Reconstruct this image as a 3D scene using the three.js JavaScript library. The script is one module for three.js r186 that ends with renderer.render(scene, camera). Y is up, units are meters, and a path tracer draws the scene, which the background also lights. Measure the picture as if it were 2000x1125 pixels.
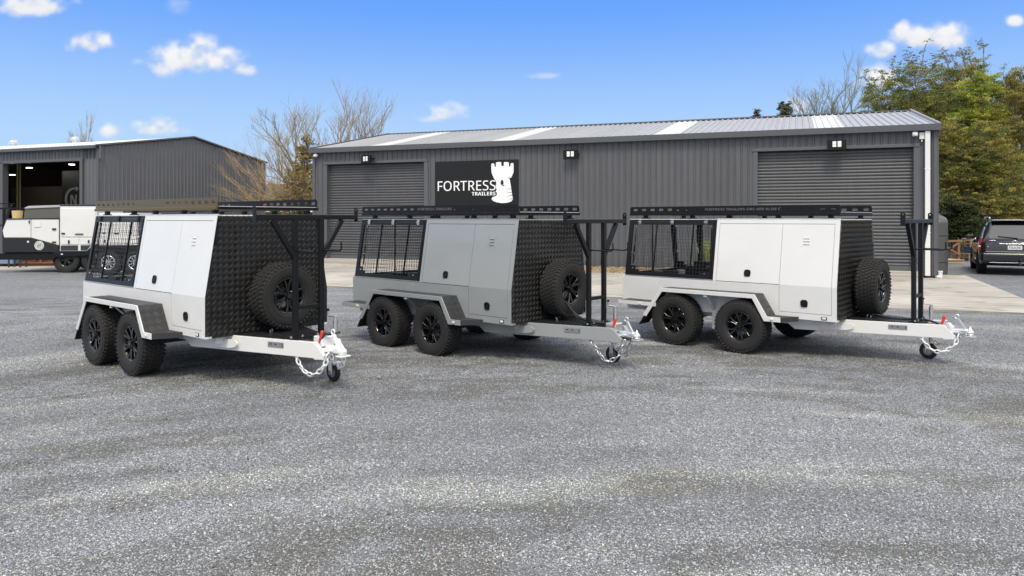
import * as THREE from 'three';
import { mergeGeometries, toCreasedNormals } from 'three/addons/utils/BufferGeometryUtils.js';
import { RoundedBoxGeometry } from 'three/addons/geometries/RoundedBoxGeometry.js';
import { TextGeometry } from 'three/addons/geometries/TextGeometry.js';
import { FontLoader } from 'three/addons/loaders/FontLoader.js';

// ------------------------------------------------------------------ camera, sky, sun, exposure
const scene = new THREE.Scene();
const FPX = 1460.57, HOR = 426.6, EYE = 1.708;               // focal length in px of a 2000 px wide picture, horizon row, eye height
const camera = new THREE.PerspectiveCamera(2 * Math.atan(562.5 / FPX) * 180 / Math.PI, 2000 / 1125, 0.1, 3000);
camera.position.set(0, EYE, 0);
camera.setViewOffset(2000, 1125, 0, 562.5 - HOR, 2000, 1125);   // a level camera with its lens shifted down
camera.updateProjectionMatrix();
const EXPOSURE = 1.2;
const renderer = new THREE.WebGLRenderer({ antialias: true });
renderer.setSize(1024, 576);
renderer.toneMapping = THREE.LinearToneMapping;
renderer.toneMappingExposure = EXPOSURE;
renderer.shadowMap.enabled = true;

function rng(seed) { let a = seed >>> 0; return () => { a = (a + 0x6d2b79f5) | 0; let t = Math.imul(a ^ (a >>> 15), 1 | a); t = (t + Math.imul(t ^ (t >>> 7), 61 | t)) ^ t; return ((t ^ (t >>> 14)) >>> 0) / 4294967296; }; }
function hash2(x, y) { let h = Math.imul(x | 0, 374761393) + Math.imul(y | 0, 668265263); h = Math.imul(h ^ (h >>> 13), 1274126177); return ((h ^ (h >>> 16)) >>> 0) / 4294967296; }
function vnoise(x, y, per = 0) {
  const xi = Math.floor(x), yi = Math.floor(y), fx = x - xi, fy = y - yi, u = fx * fx * (3 - 2 * fx), v = fy * fy * (3 - 2 * fy);
  const w = (n) => (per ? ((n % per) + per) % per : n);
  const a = hash2(w(xi), w(yi)), b = hash2(w(xi + 1), w(yi)), c = hash2(w(xi), w(yi + 1)), d = hash2(w(xi + 1), w(yi + 1));
  return a + (b - a) * u + (c - a) * v + (a - b - c + d) * u * v;
}
function fbm(x, y, oct = 5, per = 0) { let s = 0, a = 0.5, f = 1, t = 0; for (let i = 0; i < oct; i++) { s += a * vnoise(x * f + i * 17 * (per ? 0 : 1), y * f + i * 31 * (per ? 0 : 1), per ? per * f : 0); t += a; a *= 0.5; f *= 2; } return s / t; }
const clamp = (x, a = 0, b = 1) => Math.min(b, Math.max(a, x)), sstep = (a, b, x) => { const t = clamp((x - a) / (b - a)); return t * t * (3 - 2 * t); }, mix = (a, b, t) => a + (b - a) * t;
const lin = (c) => (c <= 0.04045 ? c / 12.92 : Math.pow((c + 0.055) / 1.055, 2.4));

// clouds of the photograph: column, row, half width, half height, weight (a direction each, at infinity)
const CLOUDS = [[60, 2, 80, 30, 1], [182, 84, 52, 20, 1], [330, 122, 52, 30, 1], [380, 112, 62, 38, 1.05], [432, 122, 46, 30, 1], [474, 136, 24, 14, 0.85], [316, 249, 50, 19, 1.05], [221, 258, 26, 15, 0.9],
  [880, 223, 46, 20, 1], [846, 232, 30, 9, 0.6], [1766, 66, 18, 20, 1], [1800, 74, 50, 22, 1.15], [1848, 72, 50, 28, 1.15], [1726, 98, 28, 15, 1.1], [1715, 160, 44, 26, 1.1], [1985, 41, 18, 11, 0.9], [1060, 149, 30, 6, 0.35], [1552, 206, 26, 18, 0.7], [350, 18, 24, 16, 0.22]];
function skyAt(x, y, z) {
  const e = Math.max(y, 0), t = sstep(0.06, 0.31, e), k0 = 1 / EXPOSURE;
  let r = mix(0.47, 0.128, t) * k0, g = mix(0.695, 0.366, t) * k0, b = mix(0.985, 0.985, t) * k0;
  const up = sstep(0.3, 1.0, e); r = mix(r, 0.055, up); g = mix(g, 0.2, up); b = mix(b, 0.6, up);
  let d = 0, lit = 1;
  if (z < -0.05) {
    const U = 1000 + FPX * x / -z, V = HOR - FPX * y / -z;
    if (U > -300 && U < 2300 && V > -60) {
      const n = fbm(U / 26, V / 20, 5), n2 = fbm(U / 90 + 7, V / 60 + 3, 4);
      for (const [cx, cy, rx, ry, w] of CLOUDS) {
        const p = (U - cx) / (rx * 1.2), q = (V - cy) / (ry * (V > cy ? 1.0 : 1.3)), k = 1 - p * p - q * q;
        if (k < -0.9) continue;
        const c = Math.pow(sstep(-0.2, 1.0, k * 0.8 + (n - 0.5) * 1.35 + (n2 - 0.5) * 0.7), 1.5) * w;
        if (c > d) { d = c; lit = clamp(0.94 - 0.08 * q + (n - 0.5) * 0.2 + 0.05 * (n2 - 0.5), 0.74, 1) * 0.83; }
      }
      d = Math.min(d, 0.92);
    }
  }
  // denser, brighter cloud added above and around the view for neutral fill light
  const out = z < 0 ? Math.max(sstep(0.3, 0.5, e), sstep(0.72, 1.0, Math.abs(x / -z))) : 1;
  if (out > 0 && y > 0.0) {
    const s = 1.0 / (y + 0.16), px = x * s * 1.15 + 11.3, pz = z * s * 1.15 - 4.7, n = fbm(px, pz, 6);
    const c = sstep(0.40, 0.62, n + 0.13) * out * sstep(0.08, 0.2, y);
    if (c > d) { d = c; lit = mix(1.2, 1.75, sstep(0.3, 0.65, y)) - 0.5 * sstep(0.5, 0.78, n); }
  }
  return [mix(r, 0.98 * lit, d), mix(g, 0.965 * lit, d), mix(b, 0.955 * lit, d)];
}
{
  const w = 4096, h = 2048, data = new Float32Array(w * h * 4);
  for (let j = 0; j < h; j++) {
    const el = ((j + 0.5) / h - 0.5) * Math.PI, y = Math.sin(el), ce = Math.cos(el);
    for (let i = 0; i < w; i++) {
      const k = (j * w + i) * 4; let c;
      if (y < -0.02) c = [0.32, 0.33, 0.34];
      else { const az = ((i + 0.5) / w - 0.5) * 2 * Math.PI; c = skyAt(ce * Math.cos(az), y, ce * Math.sin(az)); }
      data[k] = c[0]; data[k + 1] = c[1]; data[k + 2] = c[2]; data[k + 3] = 1;
    }
  }
  const t = new THREE.DataTexture(data, w, h, THREE.RGBAFormat, THREE.FloatType);
  t.mapping = THREE.EquirectangularReflectionMapping; t.magFilter = t.minFilter = THREE.LinearFilter; t.colorSpace = THREE.LinearSRGBColorSpace; t.needsUpdate = true;
  scene.background = t; scene.environment = t;
}
const sun = new THREE.DirectionalLight(new THREE.Color(1, 0.915, 0.74), 2.3);   // behind the camera, veiled by thin cloud
{ const az = 2 * Math.PI / 180, el = 58 * Math.PI / 180; sun.position.set(-Math.sin(az) * Math.cos(el) * 60, Math.sin(el) * 60, Math.cos(az) * Math.cos(el) * 60 - 12); sun.target.position.set(0, 0, -12); }
sun.castShadow = true; sun.shadow.radius = 34; sun.shadow.mapSize.set(4096, 4096);
Object.assign(sun.shadow.camera, { left: -35, right: 35, top: 30, bottom: -30, near: 1, far: 160 });
scene.add(sun, sun.target);

// ------------------------------------------------------------------ helpers
const V3 = (x, y, z) => new THREE.Vector3(x, y, z);
const col = (r, g, b) => new THREE.Color().setRGB(r, g, b);
function mat(c, rough, metal = 0, extra = {}) { return new THREE.MeshPhysicalMaterial({ color: Array.isArray(c) ? col(...c) : new THREE.Color(c), roughness: rough, metalness: metal, side: THREE.DoubleSide, ...extra }); }
function flat(g) { const o = g.index ? g.toNonIndexed() : g; for (const k of Object.keys(o.attributes)) if (!['position', 'normal', 'uv'].includes(k)) o.deleteAttribute(k); if (!o.attributes.normal) o.computeVertexNormals(); if (!o.attributes.uv) o.setAttribute('uv', new THREE.BufferAttribute(new Float32Array(o.attributes.position.count * 2), 2)); o.morphAttributes = {}; o.clearGroups?.(); return o; }
const merge = (list) => (list.length === 1 ? flat(list[0]) : mergeGeometries(list.map(flat), false));
const taken = {};
function numbered(n) { taken[n] = (taken[n] ?? -1) + 1; return taken[n] ? n + '_' + String(taken[n]).padStart(3, '0') : n; }
function mesh(name, g, m, parent) { const o = new THREE.Mesh(Array.isArray(g) ? merge(g) : g, m); o.name = parent === scene ? numbered(name) : name; o.castShadow = o.receiveShadow = true; parent.add(o); return o; }
function tag(o, label, category, group) { Object.assign(o.userData, { label, category }); if (group) o.userData.group = group; return o; }
function thing(name, label, category, pos = [0, 0, 0], turn = 0, group) { const o = new THREE.Group(); o.name = numbered(name); o.position.set(...pos); o.rotation.y = turn; scene.add(o); return tag(o, label, category, group); }
function sub(name, parent, pos = [0, 0, 0], turn = 0) { const o = new THREE.Group(); o.name = name; o.position.set(...pos); o.rotation.y = turn; parent.add(o); return o; }
function struct(name, g, m) { const o = mesh(name, g, m, scene); o.userData.kind = 'structure'; return o; }
const box = (w, h, d, x = 0, y = 0, z = 0) => { const g = new THREE.BoxGeometry(w, h, d); g.translate(x, y, z); return g; };
const rbox = (w, h, d, x = 0, y = 0, z = 0, r = 0.006, s = 1) => { const g = new RoundedBoxGeometry(w, h, d, s, Math.min(r, w / 2.1, h / 2.1, d / 2.1)); g.translate(x, y, z); return g; };
function between(g, a, b) { const d = b.clone().sub(a); g.applyQuaternion(new THREE.Quaternion().setFromUnitVectors(V3(0, 1, 0), d.clone().normalize())); g.translate((a.x + b.x) / 2, (a.y + b.y) / 2, (a.z + b.z) / 2); return g; }
const P = (a) => (a.isVector3 ? a : V3(...a));
function tube(a, b, r, n = 10, r2 = r) { a = P(a); b = P(b); return between(new THREE.CylinderGeometry(r2, r, a.distanceTo(b), n, 1), a, b); }
function bar(a, b, w, h = w) { a = P(a); b = P(b); return between(new THREE.BoxGeometry(w, a.distanceTo(b), h), a, b); }
function faces(list) {   // convex polygons with flat normals and uv in metres
  const p = [], u = [], n = V3(), e = V3(), f = V3();
  for (const q of list) {
    const v = q.map(P); e.subVectors(v[1], v[0]); f.subVectors(v[2], v[0]); n.crossVectors(e, f);
    const ax = Math.abs(n.x), ay = Math.abs(n.y), az = Math.abs(n.z);
    const uv = (a) => (ax >= ay && ax >= az ? [a.z, a.y] : ay >= az ? [a.x, a.z] : [a.x, a.y]);
    for (let i = 1; i < v.length - 1; i++) for (const a of [v[0], v[i], v[i + 1]]) { p.push(a.x, a.y, a.z); u.push(...uv(a)); }
  }
  const g = new THREE.BufferGeometry(); g.setAttribute('position', new THREE.Float32BufferAttribute(p, 3)); g.setAttribute('uv', new THREE.Float32BufferAttribute(u, 2)); g.computeVertexNormals(); return g;
}
function extr(pts, depth, bevel = 0, holes = []) {   // outline in x,y; from z = 0 to depth
  const s = new THREE.Shape(pts.map(([x, y]) => new THREE.Vector2(x, y))); for (const h of holes) s.holes.push(new THREE.Path(h.map(([x, y]) => new THREE.Vector2(x, y))));
  const g = new THREE.ExtrudeGeometry(s, { depth: depth - 2 * bevel, bevelEnabled: bevel > 0, bevelThickness: bevel, bevelSize: bevel, bevelOffset: -bevel, bevelSegments: 1, steps: 1 }); if (bevel) g.translate(0, 0, bevel); return g;
}
function loft(rings, caps = true) {   // rings of equal point counts
  const q = []; for (let i = 0; i < rings.length - 1; i++) { const a = rings[i], b = rings[i + 1], n = a.length; for (let j = 0; j < n; j++) { const k = (j + 1) % n; q.push([a[j], a[k], b[k], b[j]]); } }
  if (caps) { q.push([...rings[0]].reverse(), rings[rings.length - 1]); } return faces(q);
}
function corr(width, length, pitch, rh, base, top, x0 = 0) {   // ribbed sheet: x across, y along, ribs towards +z
  const xs = [[0, 0]]; for (let c = pitch / 2; c < width - 0.01; c += pitch) { xs.push([c - base / 2, 0], [c - top / 2, rh], [c + top / 2, rh], [c + base / 2, 0]); } xs.push([width, 0]);
  const q = []; for (let i = 0; i < xs.length - 1; i++) q.push([[x0 + xs[i][0], 0, xs[i][1]], [x0 + xs[i + 1][0], 0, xs[i + 1][1]], [x0 + xs[i + 1][0], length, xs[i + 1][1]], [x0 + xs[i][0], length, xs[i][1]]]);
  return faces(q);
}
function tex(n, fn, srgb = true, m = n) { const d = new Uint8Array(n * m * 4); for (let j = 0; j < m; j++) for (let i = 0; i < n; i++) { const c = fn(i / n, j / m), k = (j * n + i) * 4; d[k] = clamp(c[0]) * 255; d[k + 1] = clamp(c[1]) * 255; d[k + 2] = clamp(c[2]) * 255; d[k + 3] = 255; } return dtex(d, n, m, srgb); }
function dtex(d, n, m, srgb) { const t = new THREE.DataTexture(d, n, m, THREE.RGBAFormat); t.wrapS = t.wrapT = THREE.RepeatWrapping; t.magFilter = t.minFilter = THREE.LinearFilter; t.colorSpace = srgb ? THREE.SRGBColorSpace : THREE.NoColorSpace; t.needsUpdate = true; return t; }
const rep = (t, x, y = x) => { const c = t.clone(); c.repeat.set(x, y); c.needsUpdate = true; return c; };
const font = await new FontLoader().loadAsync('fonts/droid/droid_sans_regular.typeface.json'), fontBold = await new FontLoader().loadAsync('fonts/droid/droid_sans_bold.typeface.json');
function text(s, height, width, depth, f = font) { const g = new TextGeometry(s, { font: f, size: 1, depth: 1, curveSegments: 5, bevelEnabled: false }); g.computeBoundingBox(); const b = g.boundingBox; g.translate(-b.min.x, -b.min.y, 0); g.scale(width / (b.max.x - b.min.x), height / (b.max.y - b.min.y), depth); return flat(g); }
const W = (u, D) => (u - 1000) / FPX * D, H = (v, D) => EYE - (v - HOR) / FPX * D;   // the point at distance D that a measured column / row of the photograph gives

// ------------------------------------------------------------------ materials
const streak = tex(512, (u, v) => { const n = 0.94 + 0.09 * (fbm(u * 64, v * 3, 3, 64) - 0.5) + 0.08 * (fbm(u * 8, v * 8, 4, 8) - 0.5); return [n, n, n * 1.005]; });
const mottle = tex(512, (u, v) => { const n = 0.5 + 0.6 * (fbm(u * 8, v * 8, 5, 8) - 0.5); return [n, n, n]; }, false);
const finish = rep(mottle, 1.3);
const skin = tex(512, (u, v) => { const n = 0.975 + 0.03 * (fbm(u * 5, v * 5, 5, 5) - 0.5) + 0.012 * (vnoise(u * 256, v * 256, 256) > 0.94 ? -1 : 0); return [n, n, n * 0.997]; });
const paint = (c, o) => mat(c, 0.3, 0, { map: rep(skin, 0.6), bumpMap: rep(mottle, 0.7), bumpScale: 0.004, clearcoat: 0.5, clearcoatRoughness: 0.08, ...o });
const M = {
  white: paint([0.765, 0.757, 0.742]),
  grey: paint([0.305, 0.322, 0.325]),
  galv: mat([0.62, 0.63, 0.64], 0.34, 0.85), zinc: mat([0.75, 0.75, 0.76], 0.28, 0.8),
  black: mat([0.006, 0.0062, 0.007], 0.42, 0, { specularIntensity: 0.6 }),
  plate: mat([0.012, 0.0123, 0.0132], 0.12, 0, { ior: 1.5 }),
  tread: mat([0.012, 0.0123, 0.0132], 0.4, 0, { ior: 1.6 }), guardTread: mat([0.03, 0.0305, 0.033], 0.32), guardTop: mat([0.03, 0.0305, 0.033], 0.55), deck: mat([0.016, 0.0165, 0.018], 0.42, 0.1),
  seal: mat([0.006, 0.006, 0.006], 0.85), rubber: mat([0.017, 0.0165, 0.016], 0.78), rim: mat([0.006, 0.006, 0.0065], 0.2, 0, { clearcoat: 0.6, clearcoatRoughness: 0.1 }),
  chrome: mat([0.85, 0.85, 0.86], 0.12, 1), lamp: mat([0.75, 0.73, 0.68], 0.15, 0, { clearcoat: 1 }), red: mat([0.62, 0.05, 0.03], 0.4), hose: mat([0.012, 0.012, 0.013], 0.5),
  plaque: mat([0.3, 0.3, 0.31], 0.35, 0.5), wire: mat([0.06, 0.06, 0.062], 0.4, 0.3), whiteText: mat([0.16, 0.165, 0.17], 0.7), chainWhite: mat([0.8, 0.8, 0.8], 0.35, 0.2),
  wall: mat([0.114, 0.116, 0.125], 0.5, 0.1, { map: rep(streak, 0.5, 0.25) }), wallTrim: mat([0.1, 0.103, 0.112], 0.45, 0.1), curtain: mat([0.11, 0.111, 0.117], 0.48, 0.15, { map: rep(streak, 0.25, 0.5) }),
  roof: mat([0.39, 0.392, 0.395], 0.45, 0.35, { map: rep(streak, 0.4, 0.15) }), skylight: mat([0.54, 0.55, 0.535], 0.45, 0), roofWhite: mat([0.72, 0.74, 0.75], 0.45, 0.2),
  leftWall: mat([0.145, 0.148, 0.16], 0.5, 0.1, { map: rep(streak, 0.5, 0.25) }),
  lens: mat([0.85, 0.85, 0.8], 0.3), bark: mat([0.17, 0.145, 0.115], 0.9), barkPale: mat([0.34, 0.285, 0.21], 0.9), timber: mat([0.26, 0.13, 0.07], 0.8), palletWood: mat([0.55, 0.42, 0.28], 0.85),
  glass: mat([0.02, 0.022, 0.025], 0.06, 0, { clearcoat: 1, clearcoatRoughness: 0.03 }), car: mat([0.006, 0.0065, 0.008], 0.2, 0, { clearcoat: 1, clearcoatRoughness: 0.05 }), carPlastic: mat([0.03, 0.03, 0.032], 0.5), tail: mat([0.45, 0.012, 0.015], 0.12, 0, { clearcoat: 1 }),
  tank: mat([0.085, 0.088, 0.092], 0.55), inside: mat([0.13, 0.11, 0.088], 0.85), charcoal: mat([0.03, 0.032, 0.035], 0.5), canvas: mat([0.11, 0.105, 0.095], 0.9),  // inside: brown deepened to put the shade of the open bay into its colour
};
// ------------------------------------------------------------------ ground
function groundY(x, z) { const D = -z; return 0.034 * Math.exp(-((x + 3.2) ** 2 + (D - 8.4) ** 2) / 9) - 0.018 * Math.exp(-((x - 2.9) ** 2 + (D - 9.9) ** 2) / 18) + 0.02 * (fbm(x * 0.8 + 40, z * 0.8 + 9, 3) - 0.5) * Math.exp(-((D - 4.6) ** 2) / 9); }
// bare earth and packed fines between the loose stones, dragged out by turning wheels
function earth(x, z) {
  const y = z - 0.06 * (x - 1) * (x - 1) * sstep(14, 7, -z), a = fbm(x * 0.8 + 3.1, y * 3.2 - 7.7, 5), b = fbm(x * 3.6 + 50, y * 8 + 13, 4), k = fbm(x * 0.25 + 9, y * 0.5 + 4, 3);
  return (1 - 0.7 * sstep(11, 20, -z)) * clamp(sstep(0.485, 0.6, a + (b - 0.5) * 0.75) * (0.3 + 1.0 * sstep(0.38, 0.58, k)));
}
function loose(x, z) { const y = z - 0.06 * (x - 1) * (x - 1) * sstep(14, 7, -z); return clamp(0.5 + (2.0 - 1.2 * sstep(12, 22, -z)) * (fbm(x * 0.55 + 80, y * 2.8 + 21, 6) - 0.5)); }
// pale stone dust in the wheel lines
function dust(x, z) { const y = z - 0.06 * (x - 1) * (x - 1) * sstep(14, 7, -z); return (1 - 0.7 * sstep(11, 20, -z)) * sstep(0.56, 0.74, fbm(x * 0.45 + 33, y * 3.4 + 5, 5)); }
const gravelTex = (() => {
  const n = 2048, tile = 3, R = rng(5), h = new Float32Array(n * n), c = new Float32Array(n * n * 3), bumpD = new Uint8Array(n * n * 4), colD = new Uint8Array(n * n * 4);
  for (let i = 0; i < n * n; i++) { const v = 0.08 + 0.06 * R(); c[i * 3] = v; c[i * 3 + 1] = v; c[i * 3 + 2] = v * 1.02; h[i] = 0.1 * R(); }
  for (let s = 0; s < 92000; s++) {
    const big = s > 84000, r = (big ? 0.0055 + 0.0045 * R() : 0.0022 + 0.0046 * R() * R() + 0.0008) / tile * n, q = 0.6 + 0.4 * R(), a = R() * 3.14, ca = Math.cos(a), sa = Math.sin(a), cx = R() * n, cy = R() * n, top = 0.35 + 0.65 * R();
    let v = 0.12 + 0.33 * R(); const w = R(); if (w > 0.985) v = 0.5 + 0.2 * R(); else if (w < 0.2) v *= 0.4;
    const warm = R() < 0.14 ? 1 : 0, cr = v * (1 + 0.12 * warm), cg = v * (1 + 0.03 * warm), cb = v * (1.07 - 0.12 * warm), m = Math.ceil(r);
    for (let j = -m; j <= m; j++) for (let i = -m; i <= m; i++) {
      const x = (i * ca + j * sa) / r, y = (-i * sa + j * ca) / (r * q), d = x * x + y * y; if (d > 1) continue;
      const hh = top * (0.35 + 0.65 * Math.sqrt(1 - d)), k = (((Math.floor(cy) + j + n) % n) * n + ((Math.floor(cx) + i + n) % n));
      if (hh > h[k]) { h[k] = hh; c[k * 3] = cr; c[k * 3 + 1] = cg; c[k * 3 + 2] = cb; }
    }
  }
  const enc = (v) => 255 * clamp(v <= 0.0031308 ? v * 12.92 : 1.055 * Math.pow(v, 1 / 2.4) - 0.055);
  for (let i = 0; i < n * n; i++) { for (let k = 0; k < 3; k++) colD[i * 4 + k] = enc(c[i * 3 + k]); colD[i * 4 + 3] = 255; bumpD[i * 4] = bumpD[i * 4 + 1] = bumpD[i * 4 + 2] = clamp(h[i]) * 255; bumpD[i * 4 + 3] = 255; }
  return { map: dtex(colD, n, n, true), bump: dtex(bumpD, n, n, false), tile };
})();
{
  const spread = (n, near, a, b, mid) => { const o = []; for (let i = 0; i <= n; i++) { const t = i / n * 2 - 1; o.push(mid + near * t + Math.sign(t) * Math.pow(Math.abs(t), 7) * (t < 0 ? a : b)); } return o; };
  const xs = spread(330, 22, 420, 420, 0), zs = spread(330, 16, 520, 60, -14), p = [], u = [], c = [], ix = [];
  for (const z of zs) for (const x of xs) {
    p.push(x, groundY(x, z), z); u.push(x / gravelTex.tile, -z / gravelTex.tile);
    const e = earth(x, z), d = dust(x, z), l = (0.85 + 0.3 * loose(x, z)) * (1 + 0.34 * d); c.push(l * mix(1, 0.72, e), l * mix(1, 0.695, e) * (1 - 0.01 * d), l * mix(1.01, 0.63, e) * (1 - 0.11 * d));
  }
  const nx = xs.length; for (let j = 0; j < zs.length - 1; j++) for (let i = 0; i < nx - 1; i++) { const a = j * nx + i; ix.push(a, a + nx, a + 1, a + 1, a + nx, a + nx + 1); }
  const g = new THREE.BufferGeometry(); g.setAttribute('position', new THREE.Float32BufferAttribute(p, 3)); g.setAttribute('uv', new THREE.Float32BufferAttribute(u, 2)); g.setAttribute('color', new THREE.Float32BufferAttribute(c, 3)); g.setIndex(ix); g.computeVertexNormals();
  struct('gravel_ground', g, mat([1.36, 1.41, 1.43], 0.95, 0, { map: gravelTex.map, bumpMap: gravelTex.bump, bumpScale: 0.014, vertexColors: true }));
}
{ // loose stones that stand out singly in the foreground
  const R = rng(77), n = 190000, g0 = new THREE.IcosahedronGeometry(1, 1), pa = g0.attributes.position;
  for (let i = 0; i < pa.count; i++) { const x = pa.getX(i), y = pa.getY(i), z = pa.getZ(i), k = 0.78 + 0.44 * hash2(Math.round(x * 50) + Math.round(z * 31) * 7, Math.round(y * 50)); pa.setXYZ(i, x * k, y * k * 0.62, z * k * 0.82); }
  g0.computeVertexNormals();
  const im = new THREE.InstancedMesh(g0, mat([1, 1, 1], 0.92), n), m = new THREE.Matrix4(), q = new THREE.Quaternion(), e = new THREE.Euler(), cc = new THREE.Color();
  let k = 0, guard = 0;
  while (k < n && guard++ < 4e6) {
    const D = 3.1 + 9.4 * Math.pow(R(), 1.55), x = (R() * 2 - 1) * (0.73 * D + 0.4), z = -D, er = earth(x, z), lo = loose(x, z);
    if (R() < er * 0.6 || R() > 0.6 + 0.6 * sstep(0.36, 0.62, lo)) continue;
    const s = (0.0026 + 0.003 * R() + (R() > 0.988 ? 0.0045 : 0)) * (D > 7 ? 1.2 : 1);
    e.set((R() - 0.5) * 0.9, R() * 6.28, (R() - 0.5) * 0.9); q.setFromEuler(e); m.compose(V3(x, groundY(x, z) + s * 0.25, z), q, V3(s * (0.8 + 0.5 * R()), s, s)); im.setMatrixAt(k, m);
    let v = 0.14 + 0.28 * R(); const w = R(); if (w > 0.996) v = 0.55 + 0.2 * R(); else if (w < 0.2) v *= 0.45; v *= (0.85 + 0.3 * lo) * (1 + 0.3 * dust(x, z));
    const warm = R() < 0.12 ? 1 : 0; cc.setRGB(v * (1 + 0.1 * warm), v * (1.045 - 0.02 * warm), v * (1.085 - 0.17 * warm)); im.setColorAt(k, cc); k++;
  }
  im.count = k; im.name = 'loose_gravel'; im.userData = { kind: 'stuff', label: 'loose grey gravel stones strewn over the yard', category: 'gravel' }; im.castShadow = im.receiveShadow = true; scene.add(im);
}
// ------------------------------------------------------------------ main shed: local x along its front, z out of the front, origin at its left front corner
const SHED = { o: [-7.53, 0, -28.32], turn: -Math.atan2(0.3555, 0.9347), L: 20.79, eave: 4.3, ridge: 5.46, half: 5.7 };
const concrete = tex(1024, (u, v) => {
  const s = fbm(u * 6, v * 96, 4, 6), b = fbm(u * 8 , v * 8, 5, 8), sp = vnoise(u * 512, v * 512, 512), st = sstep(0.62, 0.8, fbm(u * 16, v * 32, 4, 16));
  const n = 0.80 + 0.34 * (s - 0.5) + 0.24 * (b - 0.5) + (sp > 0.965 ? -0.12 : 0) - 0.12 * st; return [n, n * 0.975, n * (0.925 - 0.05 * st)];
});
const cMat = mat([0.66, 0.65, 0.645], 0.85, 0, { map: rep(concrete, 1 / 7), bumpMap: rep(mottle, 2), bumpScale: 0.004 });
{
  const g = faces([[[-1.2, 0.045, -0.2], [-1.2, 0.045, 8.12], [21.45, 0.03, 8.12], [21.62, 0.03, 3.4], [21.72, 0.045, -1.3], [20.9, 0.045, -1.3], [20.9, 0.045, -0.2]],
    [[-1.2, 0.045, 8.12], [-1.2, -0.1, 8.12], [21.45, -0.1, 8.12], [21.45, 0.03, 8.12]], [[21.45, 0.03, 8.12], [21.45, -0.1, 8.12], [21.62, -0.1, 3.4], [21.62, 0.03, 3.4]], [[21.62, 0.03, 3.4], [21.62, -0.1, 3.4], [21.72, -0.1, -1.3], [21.72, 0.045, -1.3]]]);
  const o = struct('concrete_apron', g, cMat); o.position.set(...SHED.o); o.rotation.y = SHED.turn;
  const R = rng(9), bp = [], nx = 150, nz = 16, px = [], ix = [], uv = [];
  for (let j = 0; j <= nz; j++) for (let i = 0; i <= nx; i++) { const x = 5.1 + 10.5 * i / nx, z = 0.02 + 1.25 * j / nz, edge = Math.sin(Math.PI * j / nz) ** 0.5; px.push(x, 0.04 + edge * (0.05 + 0.09 * vnoise(x * 5, z * 6) + 0.05 * R()), z); uv.push(x, z); }
  for (let j = 0; j < nz; j++) for (let i = 0; i < nx; i++) { const a = j * (nx + 1) + i; ix.push(a, a + nx + 1, a + 1, a + 1, a + nx + 1, a + nx + 2); }
  const b = new THREE.BufferGeometry(); b.setAttribute('position', new THREE.Float32BufferAttribute(px, 3)); b.setAttribute('uv', new THREE.Float32BufferAttribute(uv, 2)); b.setIndex(ix); b.computeVertexNormals();
  const bark = tex(256, (u, v) => { const n = fbm(u * 32, v * 32, 3, 32); return [0.42 + 0.5 * (n - 0.3), 0.36 + 0.46 * (n - 0.32), 0.27 + 0.4 * (n - 0.34)]; });
  const bed = struct('garden_bed', b, mat([0.95, 0.95, 0.95], 0.95, 0, { map: rep(bark, 1.2) })); bed.position.set(...SHED.o); bed.rotation.y = SHED.turn;
}
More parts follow.
